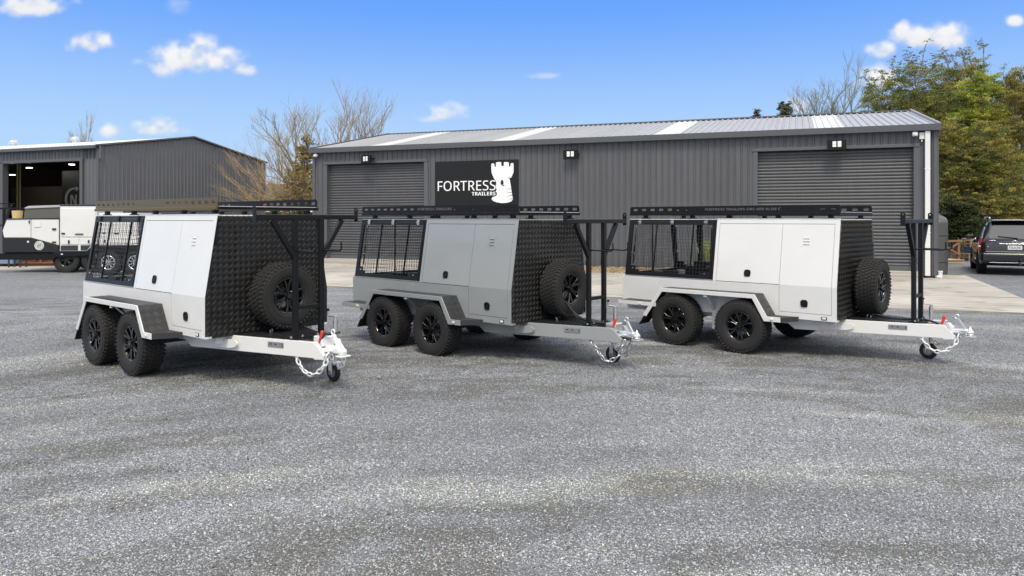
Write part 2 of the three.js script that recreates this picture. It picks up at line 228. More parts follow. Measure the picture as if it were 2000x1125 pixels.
{
  const sh = thing('workshop_shed', 'long dark grey steel shed with two roller doors and a pale ribbed roof', 'shed', SHED.o, SHED.turn), { L, eave, ridge, half } = SHED;
  const fw = sub('front_wall', sh), sheetCache = {}, Rw = rng(12), wallTones = [0.955, 0.985, 1.0, 1.03].map((k) => { const m = M.wall.clone(); m.color.multiplyScalar(k); return m; });
  const sheet = (x0, x1, y0, y1) => { const k = [(x1 - x0).toFixed(3), (y1 - y0).toFixed(3)].join(); sheetCache[k] ??= corr(x1 - x0, y1 - y0, 0.2, 0.03, 0.06, 0.024); const o = mesh('wall_sheet', sheetCache[k], wallTones[Math.floor(Rw() * 4)], fw); o.position.set(x0, y0, 0); };
  const run = (a, b, y0, y1) => { let x = a; while (x < b - 0.02) { const e = b - x < 1.0 ? b : x + 0.8; sheet(x, e, y0, y1); x = e; } };
  run(0.1, 0.5, 0.08, 4.25); run(0.5, 4.84, 3.8, 4.25); run(4.84, 15.88, 0.08, 4.25); run(15.88, 20.36, 3.8, 4.25); run(20.36, 20.69, 0.08, 4.25);
  // corner, jamb and head flashings
  mesh('corner_flashing', [rbox(0.1, 4.2, 0.05, 0.05, 2.18, 0.012), rbox(0.05, 4.2, 0.1, -0.012, 2.18, -0.05)], M.wallTrim, sh);
  mesh('corner_flashing', [rbox(0.1, 4.2, 0.05, L - 0.05, 2.18, 0.012), rbox(0.05, 4.2, 0.1, L + 0.012, 2.18, -0.05)], M.wallTrim, sh);
  for (const [a, b] of [[0.63, 4.71], [16.01, 20.2]]) {
    const d = sub('roller_door', sh), y0 = 0.21, y1 = 3.72, pr = [[-0.17, y0 + 0.13]];
    for (let y = y0 + 0.13; y < y1 - 0.02; y += 0.0965) pr.push([-0.158, y + 0.012], [-0.148, y + 0.042], [-0.158, y + 0.074], [-0.182, y + 0.082], [-0.182, y + 0.0905]);
    const q = []; for (let i = 0; i < pr.length - 1; i++) q.push([[a, pr[i][1], pr[i][0]], [b, pr[i][1], pr[i][0]], [b, pr[i + 1][1], pr[i + 1][0]], [a, pr[i + 1][1], pr[i + 1][0]]]);
    mesh('curtain', faces(q), M.curtain, d); mesh('bottom_rail', rbox(b - a, 0.13, 0.05, (a + b) / 2, y0 + 0.065, -0.165), M.wallTrim, d);
    mesh('jamb', [rbox(0.13, 3.66, 0.22, a - 0.065, 1.9, -0.08)], M.wallTrim, d); mesh('jamb', [rbox(0.16, 3.66, 0.22, b + 0.08, 1.9, -0.08)], M.wallTrim, d);
    mesh('door_head', [rbox(b - a + 0.3, 0.09, 0.25, (a + b) / 2, 3.775, -0.075), box(b - a, 0.5, 0.02, (a + b) / 2, 4.0, -0.22)], M.wallTrim, d);
    mesh('door_sill', rbox(b - a + 0.3, 0.2, 0.34, (a + b) / 2, 0.11, -0.07, 0.01), cMat, d);
  }
  mesh('base_strip', [box(10.9, 0.1, 0.06, 10.36, 0.06, -0.035)], cMat, sh);
  // gable ends and back
  const ge = (x) => faces([[[x, 0, 0], [x, 0, -2 * half], [x, eave, -2 * half], [x, ridge, -half], [x, eave, 0]]]);
  mesh('gable_wall', ge(0), M.wall, sh); mesh('gable_wall', ge(L), M.wall, sh); mesh('back_wall', faces([[[0, 0, -2 * half], [L, 0, -2 * half], [L, eave, -2 * half], [0, eave, -2 * half]]]), M.wall, sh);
  // roof sheets, four of them translucent
  const roof = sub('roof', sh), dz = half + 0.1, sl = Math.hypot(dz, ridge - eave), tilt = Math.atan2(ridge - eave, dz), g = corr(0.8, sl, 0.2, 0.034, 0.07, 0.028); g.rotateX(-Math.PI / 2 + tilt);
  const Rr = rng(4), tones = [0.94, 0.97, 1, 1.03].map((k) => { const m = M.roof.clone(); m.color.multiplyScalar(k); return m; });
  for (let i = 0; i < 26; i++) { const sky = [3, 9, 16, 22].includes(i), o = mesh(sky ? 'skylight_sheet' : 'roof_sheet', g, sky ? M.skylight : tones[Math.floor(Rr() * 4)], roof); o.position.set(-0.02 + i * 0.8015, eave + 0.01, 0.1); }
  const gb = corr(L + 0.04, sl, 0.2, 0.034, 0.07, 0.028); gb.rotateX(-Math.PI / 2 + tilt); gb.rotateY(Math.PI); gb.translate(L + 0.02, eave + 0.01, -2 * half - 0.1); mesh('rear_roof', gb, M.roof, roof);
  mesh('ridge_cap', [bar([-0.04, ridge + 0.015, -half + 0.09], [L + 0.04, ridge + 0.015, -half + 0.09], 0.03, 0.22), bar([-0.04, ridge + 0.05, -half], [L + 0.04, ridge + 0.05, -half], 0.03, 0.12)], M.wallTrim, roof);
  for (const x of [-0.05, L + 0.05]) mesh('barge_flashing', bar([x, eave + 0.03, 0.1], [x, ridge + 0.04, -half], 0.05, 0.1), x < 0 ? M.wallTrim : M.roof, roof);
  mesh('gutter', extr([[0.03, 4.17], [0.19, 4.17], [0.2, 4.345], [0.185, 4.345], [0.175, 4.185], [0.045, 4.185], [0.045, 4.29], [0.03, 4.29]], L + 0.16, 0).rotateY(-Math.PI / 2).translate(L + 0.08, 0, 0), M.wallTrim, sh);
  mesh('downpipe', [rbox(0.13, 4.06, 0.09, 20.535, 2.13, 0.095, 0.012, 2), rbox(0.15, 0.03, 0.11, 20.535, 1.3, 0.09), rbox(0.15, 0.03, 0.11, 20.535, 3.1, 0.09)], M.white, sh);
}
const shedPoint = (x, y, z) => { const c = Math.cos(SHED.turn), s = Math.sin(SHED.turn); return [SHED.o[0] + c * x + s * z, y, SHED.o[2] - s * x + c * z]; };
{ // sign board with raised white lettering and tower
  const t = thing('shop_sign', 'black sign board reading FORTRESS TRAILERS with a white castle tower', 'sign', shedPoint(5.17, 2.15, 0.05), SHED.turn), w = 3.13, h = 1.56;
  mesh('board', rbox(w, h, 0.04, w / 2, h / 2, 0, 0.006), mat([0.012, 0.012, 0.013], 0.4, 0, { specularIntensity: 0.6 }), t);
  const P2 = (x, y) => { const f = (x - 115) / 1653, top = 165 - 40 * f, bot = 1036 - 16 * f; return [f * w, (bot - y) / (bot - top) * h]; }, wm = mat([0.86, 0.86, 0.86], 0.4), dk = mat([0.03, 0.03, 0.034], 0.3);
  const a = text('FORTRESS', 0.345, 2.2, 0.004), b = text('TRAILERS', 0.125, 0.89, 0.004, fontBold);
  const tower = [[1302, 492], [1257, 375], [1251, 218], [1282, 196], [1310, 214], [1320, 270], [1343, 270], [1345, 184], [1400, 177], [1446, 180], [1450, 255], [1495, 255], [1498, 180], [1545, 177], [1592, 184], [1594, 266], [1620, 262], [1630, 208], [1656, 194], [1684, 206], [1683, 375], [1640, 482], [1604, 494], [1612, 540], [1626, 610], [1640, 700], [1652, 790], [1662, 850], [1673, 892], [1640, 945], [1560, 970], [1460, 977], [1360, 962], [1290, 935], [1257, 898], [1275, 862], [1340, 842], [1362, 815], [1362, 770], [1340, 752], [1358, 715], [1340, 640], [1352, 570], [1330, 530]].map(([x, y]) => P2(x, y));
  const win = [[1435, 622], [1435, 560], [1445, 533], [1463, 522], [1480, 533], [1491, 560], [1491, 622]].map(([x, y]) => P2(x, y));
  mesh('tower_emblem', extr(tower, 0.005, 0, [win]).translate(0, 0, 0.0205), wm, t);
  [[[1490, 712], [1640, 694], [1642, 703]], [[1505, 786], [1652, 757], [1654, 768]], [[1530, 858], [1660, 812], [1664, 826]], [[1560, 932], [1672, 872], [1668, 888]], [[1555, 478], [1640, 486], [1604, 496]], [[1440, 640], [1512, 622], [1505, 645], [1450, 648]]].forEach((q) => mesh('emblem_line', extr(q.map(([x, y]) => P2(x, y)), 0.002).translate(0, 0, 0.026), dk, t));
  const [lx, ly] = P2(175, 744), [tx, ty] = P2(866, 832);
  mesh('lettering', a.translate(lx, ly, 0.0245), wm, t); mesh('lettering', b.translate(tx, ty, 0.0245), wm, t);
}
{ // LED floodlights on the shed front
  const lb = ['black floodlight above the left roller door', 'black floodlight on the wall between sign and right door', 'black floodlight above the right roller door'];
  [[2.47, 3.86, 0.5], [10.2, 3.8, 0.0], [18.2, 3.84, 0.02]].forEach(([x, y, turn], i) => {
    const t = thing('floodlight', lb[i], 'floodlight', shedPoint(x, y, 0.24), SHED.turn - turn * 0.6, 'floodlights on the shed wall');
    mesh('housing', [rbox(0.5, 0.31, 0.07, 0, 0, 0, 0.012), ...[-0.16, -0.08, 0, 0.08, 0.16].map((d) => box(0.02, 0.22, 0.05, d, 0, -0.05))], M.black, t);
    for (const d of [-0.068, 0.068]) { const lens = mesh('lens', rbox(0.1, 0.165, 0.02, d, 0.015, 0.037, 0.004), M.lens, t); lens.add(Object.assign(new THREE.Mesh(box(0.1, 0.008, 0.004, d, 0.015, 0.049), M.galv), { name: 'lens_rib' })); }
    mesh('bracket', [bar([-0.23, 0.02, 0], [-0.23, 0.02, -0.18], 0.02, 0.05), bar([0.23, 0.02, 0], [0.23, 0.02, -0.18], 0.02, 0.05), box(0.48, 0.06, 0.02, 0, 0.02, -0.185)], M.black, t);
  });
}
function dome(label, x) { const t = thing('security_camera', label, 'camera', shedPoint(x, 4.04, 0.1), SHED.turn); mesh('mount', [rbox(0.14, 0.1, 0.12, 0, 0.05, 0, 0.02, 2)], M.white, t); mesh('shell', new THREE.SphereGeometry(0.075, 16, 10, 0, 6.3, 0, 1.9).rotateX(Math.PI).translate(0, 0.02, 0.06), M.white, t); mesh('lens', new THREE.SphereGeometry(0.045, 12, 8).translate(0, -0.035, 0.085), M.glass, t); }
dome('white dome security camera beside the downpipe of the long shed', 20.22); dome('white dome security camera under the left end of the long shed gutter', 0.2);
{ const t = thing('junction_box', 'small white junction box on the shed wall between camera and downpipe', 'box', shedPoint(20.4, 3.93, 0.06), SHED.turn); mesh('case', rbox(0.13, 0.19, 0.07, 0, 0.1, 0, 0.01, 2), M.white, t); mesh('cable_gland', tube([0, 0, 0], [0, -0.07, 0], 0.018), M.white, t); }
{ // tank, pipe stub
  const t = thing('water_tank', 'dark grey domed water tank beside the right end of the long shed', 'tank', shedPoint(21.13, 0, -2.6), SHED.turn), pts = [[0.33, 0], [0.34, 0.3], [0.34, 1.55], [0.335, 1.62], [0.3, 1.72], [0.2, 1.79], [0.1, 1.81], [0, 1.815]].map(([a, b]) => new THREE.Vector2(a, b));
  const g = new THREE.LatheGeometry(pts, 32); g.scale(1, 1, 1.9); mesh('shell', g, M.tank, t);
  mesh('band', [0.4, 0.8, 1.2].map((y) => { const b = new THREE.TorusGeometry(0.341, 0.012, 6, 40); b.rotateX(Math.PI / 2); b.scale(1, 1, 1.9); b.translate(0, y, 0); return b; }), M.tank, t); mesh('lid', new THREE.CylinderGeometry(0.13, 0.14, 0.06, 20).translate(0, 1.83, 0.1), M.tank, t);
  const s = thing('pipe_stub', 'short white pipe stub on the concrete by the shed corner', 'pipe', shedPoint(20.86, 0.045, 0.03), 0); mesh('pipe', [tube([0, 0, 0], [0, 0.19, 0], 0.055, 16), tube([0, 0.16, 0], [0, 0.2, 0], 0.066, 16)], M.white, s); mesh('outlet', tube([0, 0.04, 0], [-0.12, 0.03, 0.02], 0.04, 12), M.white, s);
}
{ // flax-like grass against the wall
  const t = thing('grass_plant', 'tall clump of green strap leaves against the long shed wall', 'plant', shedPoint(14.6, 0.1, 0.6), 0), R = rng(31), q = [[], []];
  for (let i = 0; i < 420; i++) {
    const a = R() * 6.28, l = 0.55 + 0.55 * R(), lean = 0.08 + 0.5 * R() * R(), w = 0.011, dx = Math.cos(a), dz = Math.sin(a), pts = [];
    for (let k = 0; k <= 3; k++) { const s = k / 3, r = 0.1 * R() * (k ? 0 : 1) + lean * s * s * l * 1.2; pts.push(V3(dx * (0.07 + r), l * s * (1 - 0.25 * lean * s), dz * (0.07 + r))); }
    const nx = -dz * w, nz = dx * w; for (let k = 0; k < 3; k++) { const f = 1 - k / 3.2, e = 1 - (k + 1) / 3.2; q[R() > 0.3 ? 0 : 1].push([[pts[k].x - nx * f, pts[k].y, pts[k].z - nz * f], [pts[k].x + nx * f, pts[k].y, pts[k].z + nz * f], [pts[k + 1].x + nx * e, pts[k + 1].y, pts[k + 1].z + nz * e], [pts[k + 1].x - nx * e, pts[k + 1].y, pts[k + 1].z - nz * e]]); }
  }
  mesh('green_leaves', faces(q[0]), mat([0.16, 0.22, 0.04], 0.6), t); mesh('pale_leaves', faces(q[1]), mat([0.34, 0.31, 0.12], 0.7), t);
}
// ------------------------------------------------------------------ left shed: origin at its right front corner, local x towards the right along the front (the shed lies at negative x), local z out of the front
{
  const o = [-15.48, 0, -27.97], len = 14, eave = 4.42, ridge = 5.18, half = 4.7, sh = thing('left_shed', 'dark grey steel shed with open doorway and low gable, at left', 'shed', o, SHED.turn);
  const fw = sub('front_wall', sh);
  const sheet = (x0, x1, y0, y1) => { const g = corr(x1 - x0, y1 - y0, 0.19, 0.024, 0.05, 0.02); mesh('wall_sheet', g, M.leftWall, fw).position.set(x0, y0, 0); };
  for (let x = -len; x < -5.2; x += 0.95) sheet(x, Math.min(x + 0.95, -5.2), 0, eave); for (let x = -5.2; x < -0.75; x += 0.89) sheet(x, x + 0.89, 3.95, eave); sheet(-0.74, -0.06, 0, eave);
  mesh('door_frame', [rbox(0.16, 3.96, 0.24, -5.12, 1.98, -0.03), rbox(0.14, 3.96, 0.24, -0.78, 1.98, -0.03), rbox(4.5, 0.1, 0.24, -2.95, 3.93, -0.03)], M.wallTrim, sh);
  const gw = sub('gable_wall', sh), n = 12, wd = half * 2 / n, yAt = (z) => eave + (ridge - eave) * (1 - Math.abs(z + half) / half);
  for (let i = 0; i < n; i++) {   // sheets cut to the roof pitch
    const z0 = -i * wd, z1 = z0 - wd, q = [], xs = [[0, 0]]; for (let c = 0.0979; c < wd; c += 0.1958) xs.push([c - 0.03, 0], [c - 0.012, 0.024], [c + 0.012, 0.024], [c + 0.03, 0]); xs.push([wd, 0]);
    for (let k = 0; k < xs.length - 1; k++) { const a = z0 - xs[k][0], b = z0 - xs[k + 1][0]; q.push([[xs[k][1], 0, a], [xs[k + 1][1], 0, b], [xs[k + 1][1], yAt(b), b], [xs[k][1], yAt(a), a]]); }
    mesh('wall_sheet', faces(q), M.leftWall, gw);
  }
  mesh('corner_flashing', rbox(0.07, eave, 0.07, -0.01, eave / 2, -0.015), M.wallTrim, sh); mesh('corner_flashing', rbox(0.07, eave, 0.07, -0.01, eave / 2, -2 * half + 0.015), M.wallTrim, sh);
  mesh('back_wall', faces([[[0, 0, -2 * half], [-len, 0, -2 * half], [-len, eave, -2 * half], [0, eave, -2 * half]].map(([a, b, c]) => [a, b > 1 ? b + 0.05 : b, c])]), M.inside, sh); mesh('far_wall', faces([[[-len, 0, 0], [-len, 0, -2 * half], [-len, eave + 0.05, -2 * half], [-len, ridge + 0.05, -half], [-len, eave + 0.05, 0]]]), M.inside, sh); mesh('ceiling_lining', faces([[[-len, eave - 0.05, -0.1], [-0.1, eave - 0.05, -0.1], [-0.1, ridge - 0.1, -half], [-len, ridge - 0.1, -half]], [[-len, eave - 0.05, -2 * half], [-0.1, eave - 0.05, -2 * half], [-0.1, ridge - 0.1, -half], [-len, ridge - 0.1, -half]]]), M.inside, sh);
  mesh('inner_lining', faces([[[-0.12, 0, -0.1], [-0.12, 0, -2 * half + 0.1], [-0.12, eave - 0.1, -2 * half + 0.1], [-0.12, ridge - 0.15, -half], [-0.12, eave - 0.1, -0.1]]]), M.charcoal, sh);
  const roof = sub('roof', sh), sl = Math.hypot(half + 0.1, ridge - eave), tilt = Math.atan2(ridge - eave, half + 0.1), g = corr(0.99, sl, 0.198, 0.03, 0.06, 0.024); g.rotateX(-Math.PI / 2 + tilt);
  for (let i = 0; i < 14; i++) mesh('roof_sheet', g, M.roofWhite, roof).position.set(-13.85 + 0.99 * i, eave + 0.03, 0.1);
  const gb = corr(13.9, sl, 0.198, 0.03, 0.06, 0.024); gb.rotateX(-Math.PI / 2 + tilt); gb.rotateY(Math.PI); gb.translate(0.02, eave + 0.03, -2 * half - 0.1); mesh('rear_roof', gb, M.roofWhite, roof);
  for (const s of [0, 1]) mesh('barge_flashing', bar([0.04, eave + 0.03, s ? -2 * half - 0.1 : 0.1], [0.04, ridge + 0.06, -half], 0.12, 0.06), M.wallTrim, roof);
  mesh('gutter', rbox(len, 0.13, 0.15, -len / 2, eave - 0.04, 0.13, 0.02), M.wallTrim, sh);
  for (const [x, z] of [[-9.6, -3.6], [-6.4, -4.2]]) { const v = sub('roof_vent', roof, [x, eave + (ridge - eave) * (-z / half), z]); mesh('vent_base', new THREE.CylinderGeometry(0.12, 0.14, 0.2, 14).translate(0, 0.06, 0), M.galv, v); const b = new THREE.SphereGeometry(0.19, 18, 10); b.scale(1, 0.62, 1); b.translate(0, 0.24, 0); mesh('vent_head', b, M.galv, v); }
  const cs = Math.cos(SHED.turn), sn = Math.sin(SHED.turn), inX = (u, z) => { const k = (u - 1000) / FPX; return (-k * (o[2] + cs * z) - o[0] - sn * z) / (cs - k * sn); };   // local x of the point at inner depth z that lies in column u
  const L3 = [[57, 3.9, -2.2], [140, 3.98, -2.2], [24, 3.7, -3.2]].map(([u, y, z]) => [inX(u, z), y, z]).map(([x, y, z]) => { const lp = sub('ceiling_lamp', sh, [x, y, z]); mesh('lamp_shade', new THREE.CylinderGeometry(0.06, 0.13, 0.1, 16).translate(0, 0.07, 0), M.charcoal, lp); mesh('lamp_glow', new THREE.CylinderGeometry(0.12, 0.12, 0.03, 16).translate(0, 0, 0), mat([0.9, 0.9, 0.9], 0.5, 0, { emissive: new THREE.Color(1, 0.97, 0.9), emissiveIntensity: 3 }), lp); const l = new THREE.PointLight(new THREE.Color(1, 0.96, 0.88), 0.8); l.position.set(0, -0.06, 0); l.castShadow = true; lp.add(l); return lp; });
  // fit-out seen through the doorway
  const at = (x, y, z) => { const c = Math.cos(SHED.turn), s = Math.sin(SHED.turn); return [o[0] + c * x + s * z, y, o[2] - s * x + c * z]; };
  struct('shed_floor', faces([[[-len, 0.05, -0.02], [0, 0.05, -0.02], [0, 0.05, -2 * half], [-len, 0.05, -2 * half]]]), cMat).position.set(...o); scene.children[scene.children.length - 1].rotation.y = SHED.turn;
  const pw = thing('partition', 'partition wall inside the open left shed, its brown deepened for the bay shade', 'partition', at(inX(88, -5.2), 0.05, -5.2), SHED.turn); mesh('panel', box(4.6, 3.2, 0.08, 0, 1.6, 0), M.inside, pw); mesh('skirting', box(4.6, 0.5, 0.1, 0, 0.6, 0.06), M.charcoal, pw);
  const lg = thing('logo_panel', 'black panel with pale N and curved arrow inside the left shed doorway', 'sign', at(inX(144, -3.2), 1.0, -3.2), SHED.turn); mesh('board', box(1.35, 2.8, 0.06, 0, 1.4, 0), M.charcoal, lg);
  const em = mat([0.36, 0.345, 0.31], 0.6), arc = []; for (let i = 0; i <= 18; i++) { const a = 1.15 + i / 18 * 3.6; arc.push([Math.cos(a) * 0.5, Math.sin(a) * 0.5]); } for (let i = 18; i >= 0; i--) { const a = 1.15 + i / 18 * 3.6, r = 0.5 - 0.11 * Math.sin(i / 18 * Math.PI) - 0.03; arc.push([Math.cos(a) * r, Math.sin(a) * r]); }
  mesh('emblem', [extr(arc, 0.02).translate(0.02, 1.55, 0.035), extr([[0.14, 0.56], [0.36, 0.47], [0.2, 0.34]], 0.02).translate(0.02, 1.55, 0.035), text('N', 0.42, 0.38, 0.02, fontBold).translate(-0.14, 1.32, 0.035)], em, lg);
  const bn = thing('workbench', 'low pale workbench inside the open left shed', 'bench', at(inX(60, -2.6), 0.05, -2.6), SHED.turn); mesh('bench_top', box(3.0, 0.06, 0.7, 0, 0.95, 0), M.galv, bn); for (const x of [-1.4, 1.4]) for (const z of [-0.3, 0.3]) mesh('leg', box(0.06, 0.92, 0.06, x, 0.46, z), M.galv, bn);
  const sk = thing('stacked_sheets', 'stack of pale sheets below the N logo in the left shed', 'stack', at(inX(126, -1.9), 0.05, -1.9), SHED.turn); for (let i = 0; i < 6; i++) mesh('sheet', box(1.1, 0.035, 0.8, 0.01 * (i % 3), 1.5 + i * 0.09, 0), i % 2 ? M.galv : M.charcoal, sk); mesh('stand', [box(0.05, 1.5, 0.05, -0.5, 0.75, 0), box(0.05, 1.5, 0.05, 0.5, 0.75, 0)], M.charcoal, sk);
  const pl = thing('steel_post', 'slim double steel post inside the left shed doorway', 'post', at(inX(36, -0.9), 0.05, -0.9), SHED.turn); mesh('post', [tube([-0.07, 0, 0], [-0.07, 4.1, 0], 0.035), tube([0.09, 0, 0], [0.09, 4.1, 0], 0.03)], mat([0.2, 0.17, 0.09], 0.6), pl); mesh('foot', box(0.35, 0.04, 0.2, 0, 0.02, 0), M.charcoal, pl);
  const yb = thing('yellow_bin', 'pale yellow bin above the camper trailer drawbar at far left', 'bin', [W(34, 26), 1.35, -26], 0); mesh('bin', new THREE.CylinderGeometry(0.17, 0.14, 0.36, 18).translate(0, 0.45, 0), mat([0.62, 0.47, 0.22], 0.6), yb); mesh('stand', [box(0.5, 0.05, 0.4, 0, 0.24, 0), ...[[-0.2, -0.15], [0.2, -0.15], [-0.2, 0.15], [0.2, 0.15]].map(([x, z]) => box(0.04, 1.58, 0.04, x, -0.56, z))], M.charcoal, yb);
}
// ------------------------------------------------------------------ trailers: local x forward, y up, z to the near side, origin on the ground below the box front
const TW = 0.727, TT = 0.134, YC = 0.888, YT = 1.712, YB = 0.474;
const zSide = (y) => (y <= YC ? TW : TW - (y - YC) * TT / (YT - YC));
function sidePlate(x0, x1, y0, y1, off, th, s = 1) {   // plate that follows the folded side of the box
  const ys = y0 < YC - 0.001 && y1 > YC + 0.001 ? [y0, YC, y1] : [y0, y1], q = [], o = (x, y) => [x, y, s * (zSide(y) + off)], n = (x, y) => [x, y, s * (zSide(y) + off - th)];
  for (let i = 0; i < ys.length - 1; i++) { const a = ys[i], b = ys[i + 1]; q.push([o(x0, a), o(x1, a), o(x1, b), o(x0, b)], [n(x1, a), n(x0, a), n(x0, b), n(x1, b)], [n(x0, a), o(x0, a), o(x0, b), n(x0, b)], [o(x1, a), n(x1, a), n(x1, b), o(x1, b)]); }
  const a = ys[0], b = ys[ys.length - 1]; q.push([n(x0, a), n(x1, a), o(x1, a), o(x0, a)], [o(x0, b), o(x1, b), n(x1, b), n(x0, b)]);
  return faces(s < 0 ? q.map((f) => [...f].reverse()) : q);
}
function lozenges(w, h, pitch, inside = () => true, sets = [0, 1]) {   // checker plate: raised bars, every second one turned
  const pos = [], L = pitch * 0.35, B = pitch * 0.075;   // groups of parallel ridges filling a diamond
  const push = (cx, cy, a, t) => {
    const ca = Math.cos(a), sa = Math.sin(a), T = (x, y, z) => [cx + x * ca - y * sa, cy + x * sa + y * ca, z];
    for (let i = -1.5; i < 2; i++) { const y = i * B * 2.25, A = T(-L, y - B, 0), C = T(L, y - B, 0), D = T(L * 0.9, y, t), E = T(-L * 0.9, y, t), F = T(L, y + B, 0), G = T(-L, y + B, 0); pos.push(...A, ...C, ...D, ...A, ...D, ...E, ...F, ...G, ...E, ...F, ...E, ...D, ...C, ...F, ...D, ...G, ...A, ...E); }
  };
  const n = Math.ceil(w / pitch), m = Math.ceil(h / pitch);
  for (let i = 0; i <= n; i++) for (let j = 0; j <= m; j++) for (const k of sets) { const x = (i + k * 0.5) * pitch - (n * pitch - w) / 2, y = (j + k * 0.5) * pitch - (m * pitch - h) / 2; if (x > L && y > L && x < w - L && y < h - L && inside(x, y)) push(x, y, k ? 0.785 : -0.785, k ? 0.0006 : 0.0032); }
  const g = new THREE.BufferGeometry(); g.setAttribute('position', new THREE.Float32BufferAttribute(pos, 3)); g.computeVertexNormals(); return flat(g);
}
const basis = (g, ex, ey, ez, o) => g.applyMatrix4(new THREE.Matrix4().makeBasis(P(ex), P(ey), P(ez)).setPosition(...o));
const WR = 0.343;   // wheel, axis along z, outer face towards +z
const tyreGeo = (() => {
  const pr = [[0.178, -0.095], [0.19, -0.108], [0.23, -0.122], [0.265, -0.127], [0.3, -0.122], [0.322, -0.112], [0.331, -0.1], [0.3335, -0.06], [0.3335, 0.06], [0.331, 0.1], [0.322, 0.112], [0.3, 0.122], [0.265, 0.127], [0.23, 0.122], [0.205, 0.117], [0.2, 0.112], [0.19, 0.108], [0.178, 0.095]].map(([r, z]) => new THREE.Vector2(r, z));
  const l = [new THREE.LatheGeometry(pr, 72).rotateX(Math.PI / 2)], R = rng(3), n = 46;
  for (let i = 0; i < n; i++) for (const [z, w, tw, ph] of [[-0.083, 0.038, 0.55, 0], [-0.034, 0.036, -0.5, 0.5], [0.012, 0.034, 0.45, 0.15], [0.052, 0.03, -0.4, 0.7], [0.09, 0.03, 0.5, 0.3]]) {
    const b = new THREE.BoxGeometry(0.032 * (0.85 + 0.3 * R()), 0.014, w); b.rotateY(tw); b.translate(0, 0.337, z); b.rotateZ((i + ph) / n * Math.PI * 2); l.push(b);
  }
  for (let i = 0; i < n; i++) for (const s of [-1, 1]) { const b = new THREE.BoxGeometry(i % 2 ? 0.026 : 0.02, i % 2 ? 0.034 : 0.022, 0.012); b.rotateX(s * 0.5); b.translate(0, i % 2 ? 0.315 : 0.322, s * 0.1135); b.rotateZ((i + (s > 0 ? 0.3 : 0)) / n * Math.PI * 2); l.push(b); }
  for (const r of [0.225, 0.287]) l.push(new THREE.TorusGeometry(r, 0.0022, 4, 60).translate(0, 0, r > 0.25 ? 0.1245 : 0.1215));
  return merge(l);
})();
const rimGeo = (() => {
  const pr = [[0.0, -0.06], [0.15, -0.07], [0.155, 0.04], [0.163, 0.085], [0.172, 0.098], [0.181, 0.107], [0.187, 0.107], [0.188, 0.1], [0.18, 0.09]].map(([r, z]) => new THREE.Vector2(r, z)), l = [new THREE.LatheGeometry(pr, 56).rotateX(Math.PI / 2)];
  for (let i = 0; i < 6; i++) {   // six spokes that fork towards the rim
    for (const s of [-1, 1]) { const g = extr([[0.03, s * 0.001], [0.08, s * 0.002], [0.125, s * 0.006], [0.174, s * 0.028], [0.174, s * 0.05], [0.12, s * 0.026], [0.075, s * 0.018], [0.03, s * 0.016]].slice().sort(() => 0), 0.022, 0.003); g.rotateY(-0.16); g.translate(0, 0, 0.058); g.rotateZ(i * Math.PI / 3 + 0.2); l.push(g); }
  }
  l.push(new THREE.CylinderGeometry(0.05, 0.058, 0.04, 24).rotateX(Math.PI / 2).translate(0, 0, 0.068));
  return merge(l);
})();
const hubGeo = merge([new THREE.CylinderGeometry(0.027, 0.031, 0.03, 20).rotateX(Math.PI / 2).translate(0, 0, 0.1), ...[0, 1, 2, 3, 4, 5].map((i) => { const a = i * Math.PI / 3 + 0.5; return new THREE.CylinderGeometry(0.0085, 0.01, 0.03, 6).rotateX(Math.PI / 2).translate(Math.cos(a) * 0.043, Math.sin(a) * 0.043, 0.098); })]);
function wheel(name, parent, pos, turn, roll = 0) { const w = sub(name, parent, pos, turn); const t = mesh('tyre', tyreGeo, M.rubber, w), r = mesh('rim', rimGeo, M.rim, w), h = mesh('hub_cap', hubGeo, M.rim, w); for (const o of [t, r, h]) o.rotation.z = roll; return w; }
function chainGeo(pts, r = 0.0085, len = 0.05) {
  const c = new THREE.CatmullRomCurve3(pts.map(P)), n = Math.round(c.getLength() / (len * 1.28)), l = [];
  for (let i = 0; i <= n; i++) { const t = i / n, g = new THREE.TorusGeometry(len * 0.42, r, 6, 14); g.scale(1.55, 0.95, 1); if (i % 2) g.rotateX(Math.PI / 2); else g.rotateX(0.35); const d = c.getTangentAt(t); g.applyQuaternion(new THREE.Quaternion().setFromUnitVectors(V3(1, 0, 0), d)); const p = c.getPointAt(t); g.translate(p.x, p.y, p.z); l.push(g); }
  return merge(l);
}
const hoseGeo = (pts, r) => new THREE.TubeGeometry(new THREE.CatmullRomCurve3(pts.map(P)), 28, r, 7);
function handleGeo() {   // recessed push lock, rounded shield outline
  const o = [[-0.03, -0.042], [0.03, -0.042], [0.041, -0.032], [0.046, 0.012], [0.04, 0.036], [0.022, 0.048], [-0.022, 0.048], [-0.04, 0.036], [-0.046, 0.012], [-0.041, -0.032]], k = (f) => o.map(([a, b]) => [a * f, b * f]);
  return [extr(o, 0.01, 0.003, [k(0.72)]), extr(k(0.74), 0.003), rbox(0.036, 0.036, 0.012, 0.004, -0.008, 0.005, 0.004)];
}
function onSide(g, x, y, s, off = 0) { g.rotateX(-(y > YC ? Math.atan2(TT, YT - YC) : 0)); g.translate(x, y, zSide(y) + off); if (s < 0) { g.rotateY(Math.PI); g.translate(2 * x, 0, 0); } return g; }
